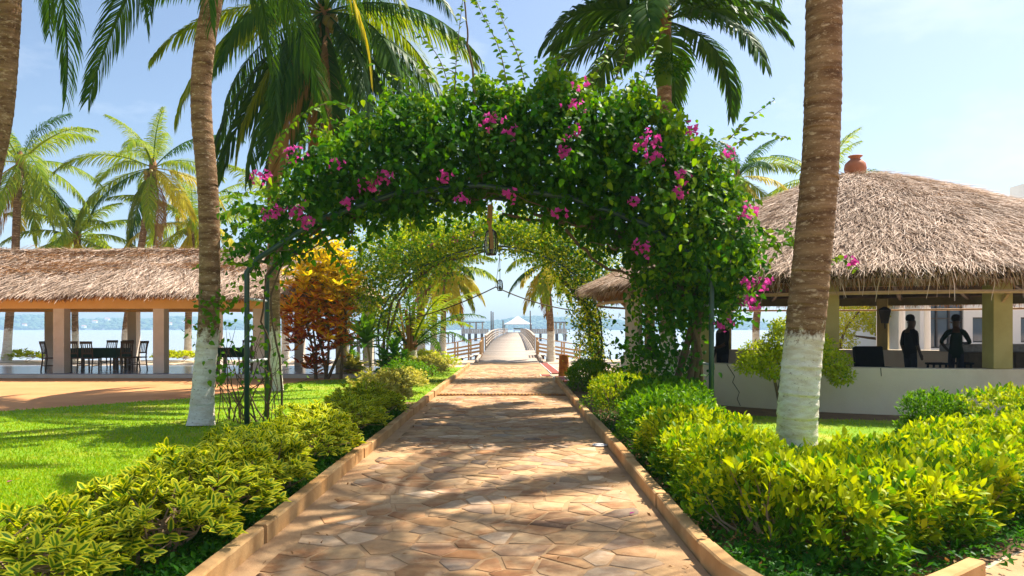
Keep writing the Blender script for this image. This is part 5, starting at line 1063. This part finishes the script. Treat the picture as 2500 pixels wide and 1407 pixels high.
# ------------------------------------------------------------------ second arch farther down
DB = 24.0
f2 = empty('garden_arch', (-.5, DB, 0), 'second pipe arch farther down the path under yellow-green leaves', 'arch')
AX2 = [(-4.25, 0), (-4.2, 2.2), (-3.6, 3.1), (-2.2, 3.9), (-.5, 4.25), (1.0, 3.9), (2.2, 3.1), (2.7, 2.2), (2.75, 0)]
for y in (23.6, 24.5): MB().tube([tuple(p) for p in smooth_path([(x, y, z) for x, z in AX2], 30)], .03, 7).build('arch_pipe', M['greypipe'], f2, smooth=True)
c2_ = empty('arch_climber', (2.6, 24.2, 0), 'fine-leaved yellow-green climber over the second arch', 'climber')
REG = [(a_, b2_, c2a, d2_, int(e2_ * 2.3)) for a_, b2_, c2a, d2_, e2_ in [(940, 640, 70, 70, 1500), (1010, 630, 65, 45, 1200), (1075, 610, 60, 40, 900), (890, 690, 50, 60, 700), (1140, 580, 50, 28, 700), (1210, 560, 55, 30, 800), (1280, 575, 50, 35, 900), (1340, 600, 45, 45, 900), (1400, 640, 50, 60, 1200), (1440, 700, 40, 60, 900), (1435, 790, 26, 60, 600), (930, 770, 40, 50, 350), (1450, 860, 24, 40, 260), (1250, 540, 120, 26, 500), (1060, 560, 90, 30, 400), (1400, 570, 80, 40, 700), (1480, 620, 40, 50, 500)]]
PPs = np.concatenate([np.stack([(rng.normal(a, s1 * .75, m_) - HX) / F * DB, DB + rng.normal(0, .6, m_), H - (rng.normal(b_, s2 * .75, m_) - HY) / F * DB], 1) for a, b_, s1, s2, m_ in REG]); k = len(PPs)
right = PPs[:, 0] > 1.2; dirs = nrm(rng.normal(0, .7, (k, 3)) + [0, -.1, -.2]); ups = nrm(rng.normal(0, .5, (k, 3)) + [0, -.3, .8])
lf = ~right & (rng.random(k) < .42); l2 = ~right & ~lf
scatter('foliage', LEAF2, PPs[lf], frames(dirs[lf], ups[lf]), rng.uniform(.09, .17, lf.sum()), M['boug2'], c2_); scatter('foliage', LEAF2, PPs[l2], frames(dirs[l2], ups[l2]), rng.uniform(.09, .17, l2.sum()), M['hedgegreen'], c2_)
mk = right & (rng.random(k) < .55); scatter('foliage', LEAF2, PPs[right & ~mk], frames(dirs[right & ~mk], ups[right & ~mk]), rng.uniform(.09, .16, (right & ~mk).sum()), M['boug2'], c2_); scatter('foliage', LEAF2, PPs[mk], frames(dirs[mk], ups[mk]), rng.uniform(.09, .16, mk.sum()), M['boug'], c2_)
for i in range(5): vine([(2.65 + i * .07, 24.2, 0), (2.55 + i * .08, 24.2, 1.2), (2.3 + i * .05, 24.2, 2.3), (1.5, 24.2, 3.3)], .05, jit=.03, par=c2_)
for i in range(2): vine([(-4.3 + i * .26, 24.0, 0), (-4.2 + i * .15, 24, 1.3), (-3.8 + i * .1, 24, 2.6), (-2.6, 24, 3.6), (-.6, 24.1, 4.2)], .05, jit=.04, par=c2_)
for px, py in ((1150, 570), (1110, 585), (1255, 530), (1055, 600), (1235, 525)):
    k = 14; q = rng.normal(0, .07, (k, 3)); scatter('flower_cluster', PETAL, np.array(at(px, py, DB - .8)) + q, frames(nrm(rng.normal(size=(k, 3)) + [0, -.4, 0]), rng.normal(size=(k, 3))), rng.uniform(.05, .08, k), M['pink'], c2_)

# ------------------------------------------------------------------ croton, ti plants, pots, trees
cr = empty('croton', (-6.1, 23.4, 0), 'tall croton with yellow top and red-orange lower leaves', 'shrub'); PPs = []; ds = []; cs_ = []; szs = []
CL = [(790, 630, 70, 40, 260, 0), (800, 680, 60, 35, 160, .05), (760, 680, 50, 30, 110, .15), (830, 700, 40, 40, 90, .2), (740, 745, 45, 40, 150, .55), (790, 760, 60, 45, 190, .6), (830, 770, 40, 45, 130, .55), (770, 820, 60, 35, 120, .95), (720, 790, 25, 35, 60, .9), (835, 830, 25, 25, 50, .85), (765, 885, 22, 18, 45, 1.0), (800, 720, 70, 30, 90, .35)]
PAL = [(.88, .74, .02), (.86, .60, .02), (.80, .32, .015), (.50, .09, .012), (.22, .04, .015)]
for a, b_, s1, s2, m_, h_ in CL:
    for _ in range(int(m_ * .55)):
        c_ = np.array(at(a + random.gauss(0, s1 * .56), b_ + random.gauss(0, s2 * .7), 23.4 + random.gauss(0, .45))); az0 = random.uniform(0, 6)
        for j in range(7):
            az = az0 + j * 2.4; PPs.append(c_); ds.append(nrm(np.array([math.cos(az), math.sin(az), random.uniform(.1, 1.1)]))); szs.append(random.uniform(.2, .36))
            v = min(max(h_ * 3.2 + random.gauss(0, .5) - (j > 4) * .5, 0), 3.99); i = int(v); cs_.append(np.array(PAL[i]) * (1 - v + i) + np.array(PAL[i + 1]) * (v - i) if random.random() > .1 else (.08, .14, .015))
k = len(PPs); T3 = Tpl([(0, 0, 0), (-.14, .55, .04), (0, 1, -.12), (.14, .55, .04)], [(0, 2, 1), (0, 3, 2)]); scatter('foliage', T3, np.array(PPs), frames(np.array(ds), np.tile([.1, -.2, .8], (k, 1)) + rng.normal(0, .6, (k, 3))), np.array(szs), M['croton'], cr, col=np.array(cs_))
for x0, x1, z1 in ((772, 750, 2.2), (795, 800, 2.4), (797, 770, 2.6), (800, 845, 2.3), (832, 830, 2.5), (770, 765, 1.1)):
    a = gnd(x0, 925); a.y = 23.4; a.x = (x0 - HX) / F * 23.4; MB().tube([tuple(p) for p in smooth_path([a, a.lerp(at(x1, 800, 23.4), .5) + Vector((.06, 0, 0)), at(x1, 800, 23.4), at(x1 + random.uniform(-25, 25), 720, 23.4)], 10)], np.linspace(.055, .015, 10), 6).build('stem', M['stem'], cr)
TI = npmesh('leaf', STRAP.v, STRAP.flat, STRAP.sz, M['ti'], STRAP.uv)
def tiplant(label, base, heads):
    r = empty('ti_plant', base, label, 'plant', 'green ti plants by the left kerb')
    for (c_, nl, ln, tilt) in heads:
        MB().tube([tuple(p) for p in smooth_path([base, Vector(base).lerp(Vector(c_), .55) + Vector((.05, 0, -.1)), c_], 8)], np.linspace(.04, .03, 8), 6).build('stem', M['twig'], r)
        for i in range(nl):
            f = i / nl; az = i * 2.399; e = 1.35 - 1.5 * f + random.uniform(-.15, .15); d = np.array([math.cos(az) * math.cos(e) + tilt * .35, math.sin(az) * math.cos(e), math.sin(e)]); Rm = frames(nrm(d)[None], np.array([[0, 0, 1.]]) + rng.normal(0, .1, (1, 3)))[0]
            Mx = Matrix([[*(Rm[a] * ln * random.uniform(.8, 1.1)), 0] for a in range(3)] + [[0, 0, 0, 1]]); Mx.translation = Vector(c_) - Vector((0, 0, .35 * f)); inst('leaf', TI, r, Mx)
tiplant('clump of broad-leaved green ti plants beside the left kerb', gnd(962, 935), [(at(962, 858, 21.8), 26, .62, 0), (at(985, 880, 21.6), 18, .55, .5), (at(940, 880, 21.9), 18, .55, -.5), (at(960, 905, 21.5), 14, .5, 0)])
tiplant('tall leaning ti plant with one leafy head before the croton', gnd(905, 932), [(at(893, 820, 22.2), 30, .85, -.15)])
def potplant(label, base, rp_, hp_, mat, nl, ln, spiky):
    r = empty('potted_plant', base, label, 'plant', 'potted plants on the lawn'); x, y, z = base
    MB().lathe([(rp_ * .62, 0), (rp_ * .8, hp_ * .5), (rp_, hp_ * .9), (rp_ * 1.05, hp_), (rp_ * .9, hp_ * .98), (rp_ * .85, hp_ * .85)], base, 18).build('pot', M['terracotta'], r, smooth=True)
    d = nrm(rng.normal(0, 1, (nl, 3)) * [1, 1, .6] + [0, 0, .9 if not spiky else .35]); P = np.array([x, y, z + hp_]) + (rng.normal(0, .08, (nl, 3)) if spiky else d * rng.uniform(0, .25, (nl, 1)) + [0, 0, .1])
    scatter('foliage', LEAF, P, frames(d, np.tile([0, 0, 1.], (nl, 1))), ln * rng.uniform(.7, 1.1, nl), M[mat], r)
potplant('small terracotta pot with a round green bush near the lake', (at(861, 890, 30).x, 30, .02), .26, .32, 'hedgegreen', 260, .16, False)
potplant('pot of spiky pale striped leaves on the lawn by the croton', (gnd(868, 920).x, 24.2, .01), .24, .26, 'paleyellow', 120, .55, True)
def tree(label, base, h, limbs, clusters, mat, size, n, tpl=LEAF2, cat_='tree', name='tree', rt=.12):
    r = empty(name, base, label, cat_); B = Vector(base)
    for q in limbs: MB().tube([tuple(p) for p in smooth_path([B] + [Vector(p) for p in q], 10)], np.linspace(rt, rt * .25, 10), 7).build('trunk' if q is limbs[0] else 'limb', M['stem'], r, smooth=True)
    W = np.array([c_[3] ** 2 for c_ in clusters]); idx = rng.choice(len(clusters), n, p=W / W.sum()); C = np.array([c_[:3] for c_ in clusters])[idx]; rd = np.array([c_[3] for c_ in clusters])[idx]
    u = nrm(rng.normal(size=(n, 3))); P = C + u * (rd * rng.uniform(.25, 1, n) ** .5)[:, None] * [1, 1, .7]; scatter('crown', tpl, P, frames(nrm(u * .6 + rng.normal(0, .6, (n, 3))), nrm(u + [0, 0, .8] + rng.normal(0, .3, (n, 3)))), size * rng.uniform(.6, 1.2, n), M[mat], r); return r
b_ = (4.85, 13.3, 0)
tree('rounded bright green bush tree against the bar wall behind the stout palm', b_, 2, [[(4.75, 13.3, .5), (4.6, 13.3, 1.05)], [(4.9, 13.3, .5), (5.2, 13.3, 1.2)], [(4.8, 13.3, .45), (4.9, 13.1, 1.3)]],
     [(4.4, 13.25, 1.15, .36), (4.85, 13.2, 1.35, .42), (5.35, 13.25, 1.25, .42), (4.65, 13.2, .95, .36), (5.2, 13.2, .92, .36), (5.75, 13.3, 1.0, .34), (4.2, 13.2, .95, .24), (5.85, 13.2, .75, .24), (4.85, 13.25, 1.62, .24)], 'hedge', .075, 9000, LEAF, rt=.05)
B = Vector((14.6, 33, 0)); tree('feathery yellow-green tree behind the bar, left of the white columns', B, 4, [[(14.5, 33, 1.2), (14.2, 33, 2.6)], [(14.7, 33, 1.2), (15.8, 33, 2.8)]], [(14.2, 33, 1.9, .9), (15.2, 33, 2.3, .9), (13.6, 33, 1.3, .7), (14.6, 33, 1.0, .8), (15.8, 33, 1.9, .6), (14.8, 33, 3.0, .9)], 'treeleaf', .12, 5500, rt=.09)
B = Vector((18.2, 35, 0)); tree('broad-leaved tree with crooked limbs between the white columns', B, 4, [[(17.9, 35, 1.0), (17.0, 35, 1.8), (16.3, 35, 2.6)], [(18.3, 35, 1.2), (18.9, 35, 2.6)], [(17.8, 35, .9), (16.6, 35, 1.2), (15.8, 35, 1.3)]], [(16.4, 35, 2.7, .7), (17.4, 35, 2.5, .7), (18.4, 35, 2.8, .7), (15.9, 35, 1.5, .4), (17.2, 35, 1.7, .45), (18.9, 35, 2.0, .6)], 'treeleaf', .22, 1500, rt=.12)
# shore plants
for i, (px, lab) in enumerate([(160, 'grassy yellow-green tuft by the shore left of the chairs'), (60, 'grassy tuft by the shore at the left picture edge'), (440, 'yellow-green shore plants beside the tall curved palm'), (405, 'small shore plant just right of the second front pillar'), (1040, 'green tuft at the foot of the twin slim palms')]):
    shrub('shore_plant', lab, at(px, 880, 35.5).x, 35.5, .9 if i < 3 else .6, .55, 160, 6, 'boug2', .16, tpl=LEAF2, stems=2, cat_='plant')

# ------------------------------------------------------------------ people in the bar
def person(label, loc, rz, joints, shirt, hat=False, seated=False):
    "one continuous skinned body: joint name -> (x, y, z, radius); edges follow the skeleton"
    J = dict(pelvis=(0, 0, .95, .14), waist=(0, 0, 1.1, .135), chest=(0, .01, 1.32, .155), neck0=(0, 0, 1.48, .07), neck=(0, .01, 1.54, .055), head0=(0, .03, 1.62, .085), head=(0, .035, 1.70, .098), crown=(0, .02, 1.77, .078), nose=(0, .125, 1.665, .022),
             shl=(.17, 0, 1.44, .075), ell=(.24, -.03, 1.16, .05), wrl=(.25, .06, .92, .032), hal=(.25, .09, .85, .035), hpl=(.09, 0, .90, .10), knl=(.10, .03, .50, .068), anl=(.10, -.02, .09, .045), tol=(.11, .15, .035, .035))
    for k in list(J):
        if k.endswith('l') : x, y, z, r = J[k]; J[k[:-1] + 'r'] = (-x, y, z, r)
    J.update(joints)
    for s, sg in (('l', 1), ('r', -1)):
        hx, hy, hz2, _ = J['ha' + s]; wx, wy, wz, _ = J['wr' + s]; d = Vector((hx - wx, hy - wy, hz2 - wz)).normalized()
        side = Vector((0, 1, 0)) if abs(d.y) < .7 else Vector((1, 0, 0))
        for q, (o_, ln) in enumerate(((-.030, .075), (-.010, .088), (.010, .082), (.030, .065))):
            a = Vector((hx, hy, hz2)) + side * o_ + d * .02; b2 = a + d * ln * .55; c2b = a + d * ln + Vector((-sg * .012, 0, 0)); J[f'f{q}a' + s] = (*b2, .010); J[f'f{q}b' + s] = (*c2b, .008)
        tb = Vector((wx, wy, wz)) + d * .03 + side * .035; J['tha' + s] = (*tb, .012); J['thb' + s] = (*(tb + d * .05 + side * .02), .009)
    E = [('pelvis', 'waist'), ('waist', 'chest'), ('chest', 'neck0'), ('neck0', 'neck'), ('neck', 'head0'), ('head0', 'head'), ('head', 'crown'), ('head0', 'nose')]
    for s in 'lr':
        E += [('neck0', 'sh' + s), ('sh' + s, 'el' + s), ('el' + s, 'wr' + s), ('wr' + s, 'ha' + s), ('pelvis', 'hp' + s), ('hp' + s, 'kn' + s), ('kn' + s, 'an' + s), ('an' + s, 'to' + s), ('wr' + s, 'tha' + s), ('tha' + s, 'thb' + s)]
        for q in range(4): E += [('ha' + s, f'f{q}a' + s), (f'f{q}a' + s, f'f{q}b' + s)]
    names = list(J); ix = {n_: i for i, n_ in enumerate(names)}; me = bpy.data.meshes.new('tmp'); me.from_pydata([J[n_][:3] for n_ in names], [(ix[a], ix[c_]) for a, c_ in E], [])
    o = bpy.data.objects.new('tmp', me); COL.objects.link(o); md = o.modifiers.new('s', 'SKIN'); 
    for i, n_ in enumerate(names): me.skin_vertices[0].data[i].radius = (J[n_][3],) * 2; me.skin_vertices[0].data[i].use_root = (n_ == 'pelvis')
    o.modifiers.new('u', 'SUBSURF').levels = 1; dg = bpy.context.evaluated_depsgraph_get(); nm_ = bpy.data.meshes.new_from_object(o.evaluated_get(dg)); bpy.data.objects.remove(o)
    nm_.materials.clear()
    for mm in (M['skin'], M[shirt], M['trouser'], M['black']): nm_.materials.append(mm)
    pz = J['pelvis'][2]; sleeve = [Vector(J['el' + s][:3]) for s in 'lr']; hands = [Vector(J['ha' + s][:3]) for s in 'lr']
    legs = [(Vector(J['hp' + s][:3]), Vector(J['kn' + s][:3]), Vector(J['an' + s][:3])) for s in 'lr']
    def seg(p, a, c_): t_ = max(0, min(1, (p - a).dot(c_ - a) / (c_ - a).length_squared)); return (p - a.lerp(c_, t_)).length
    for f in nm_.polygons:
        c_ = f.center; f.use_smooth = True
        dl = min(min(seg(c_, a, b2), seg(c_, b2, e)) for a, b2, e in legs); dt = seg(c_, Vector(J['pelvis'][:3]), Vector(J['chest'][:3])); da = min(seg(c_, Vector(J['sh' + s][:3]), Vector(J['el' + s][:3])) for s in 'lr'); df = min(seg(c_, Vector(J['el' + s][:3]), Vector(J['ha' + s][:3])) for s in 'lr'); dh = seg(c_, Vector(J['neck'][:3]), Vector(J['crown'][:3]))
        cand = [(dl - .07, 2), (dt - .13, 1), (da - .055, 1), (df - .04, 0), (dh - .08, 0)]; f.material_index = min(cand)[1]
        if c_.z < .09 and not seated: f.material_index = 3
    r = link('person', nm_, None, loc); r.rotation_euler.z = rz; tag(r, label, 'person', 'people in the bar')
    hx, hy, hz2, _ = J['crown']; hb = MB()
    prof = [(.085, -.06), (.104, -.01), (.10, .04), (.075, .085), (.03, .105), (0, .108)] if not hat else [(.21, .0), (.21, .012), (.11, .02), (.105, .09), (.08, .115), (0, .12)]
    hb.lathe(prof, (hx, hy - .02, hz2), 16); hm = hb.mesh('hair', M['hair' if not hat else 'black'], smooth=True); ho = bpy.data.objects.new('hat' if hat else 'hair', hm); COL.objects.link(ho); ho.parent = r
    for sg in (-1, 1):
        eb = MB().lathe([(.0, -.02), (.018, -.01), (.02, .015), (0, .03)], (sg * .098, hy, hz2 - .10), 8)
        ho = bpy.data.objects.new('ear', eb.mesh('ear', M['skin'])); COL.objects.link(ho); ho.parent = r
    return r
SIT = dict(pelvis=(0, 0, .55, .15), waist=(0, -.02, .70, .14), chest=(0, 0, .93, .155), neck0=(0, 0, 1.08, .07), neck=(0, .01, 1.14, .055), head0=(0, .03, 1.22, .085), head=(0, .035, 1.30, .098), crown=(0, .02, 1.37, .078), nose=(0, .125, 1.265, .022),
           shl=(.17, 0, 1.04, .075), shr=(-.17, 0, 1.04, .075), ell=(.23, .06, .78, .05), elr=(-.23, .06, .78, .05), wrl=(.14, .28, .72, .032), wrr=(-.14, .28, .72, .032), hal=(.10, .34, .71, .035), har=(-.10, .34, .71, .035), hpl=(.10, .08, .53, .10), hpr=(-.10, .08, .53, .10), knl=(.12, .46, .50, .07), knr=(-.12, .46, .50, .07), anl=(.12, .44, .09, .045), anr=(-.12, .44, .09, .045), tol=(.12, .58, .035, .035), tor=(-.12, .58, .035, .035))
person('person standing upright in profile, dark clothes, beside an inner pillar of the bar', (9.68, 18.0, .08), -PI / 2 + .25, {}, 'black')
person('person seen from behind leaning at the bar counter between two stools', (10.8, 18.0, .08), -.5, dict(ell=(.30, .08, 1.18, .05), wrl=(.20, .34, 1.16, .032), hal=(.16, .42, 1.17, .035), elr=(-.32, -.02, 1.2, .05), wrr=(-.2, .10, 1.02, .032), har=(-.16, .16, .98, .035)), 'greenshirt')
person('person in a black shirt standing behind the low wall, partly behind leaves', (4.85, 17.1, .08), 1.9, dict(elr=(-.26, .08, 1.18, .05), wrr=(-.16, .26, 1.08, .032), har=(-.12, .33, 1.09, .035)), 'black')
for (x, y, rz, lab, hat, lab2) in ((3.75, 20.2, -.6, 'seated person in a dark hat at the far left of the bar', True, 'dark chair under the seated person in a hat'), (4.35, 17.2, .9, 'seated person just left of the black-shirted one, behind the vine stems', False, 'dark chair under the seated person behind the vine stems')):
    person(lab, (x, y, .08), rz, SIT, 'black', hat, True); r = empty('plain_chair', (x, y, .08), lab2, 'chair', 'chairs in the bar'); r.rotation_euler.z = rz
    for n_, me in CH:
        o = bpy.data.objects.new(n_, me); COL.objects.link(o); o.parent = r; o.location.y = .02;
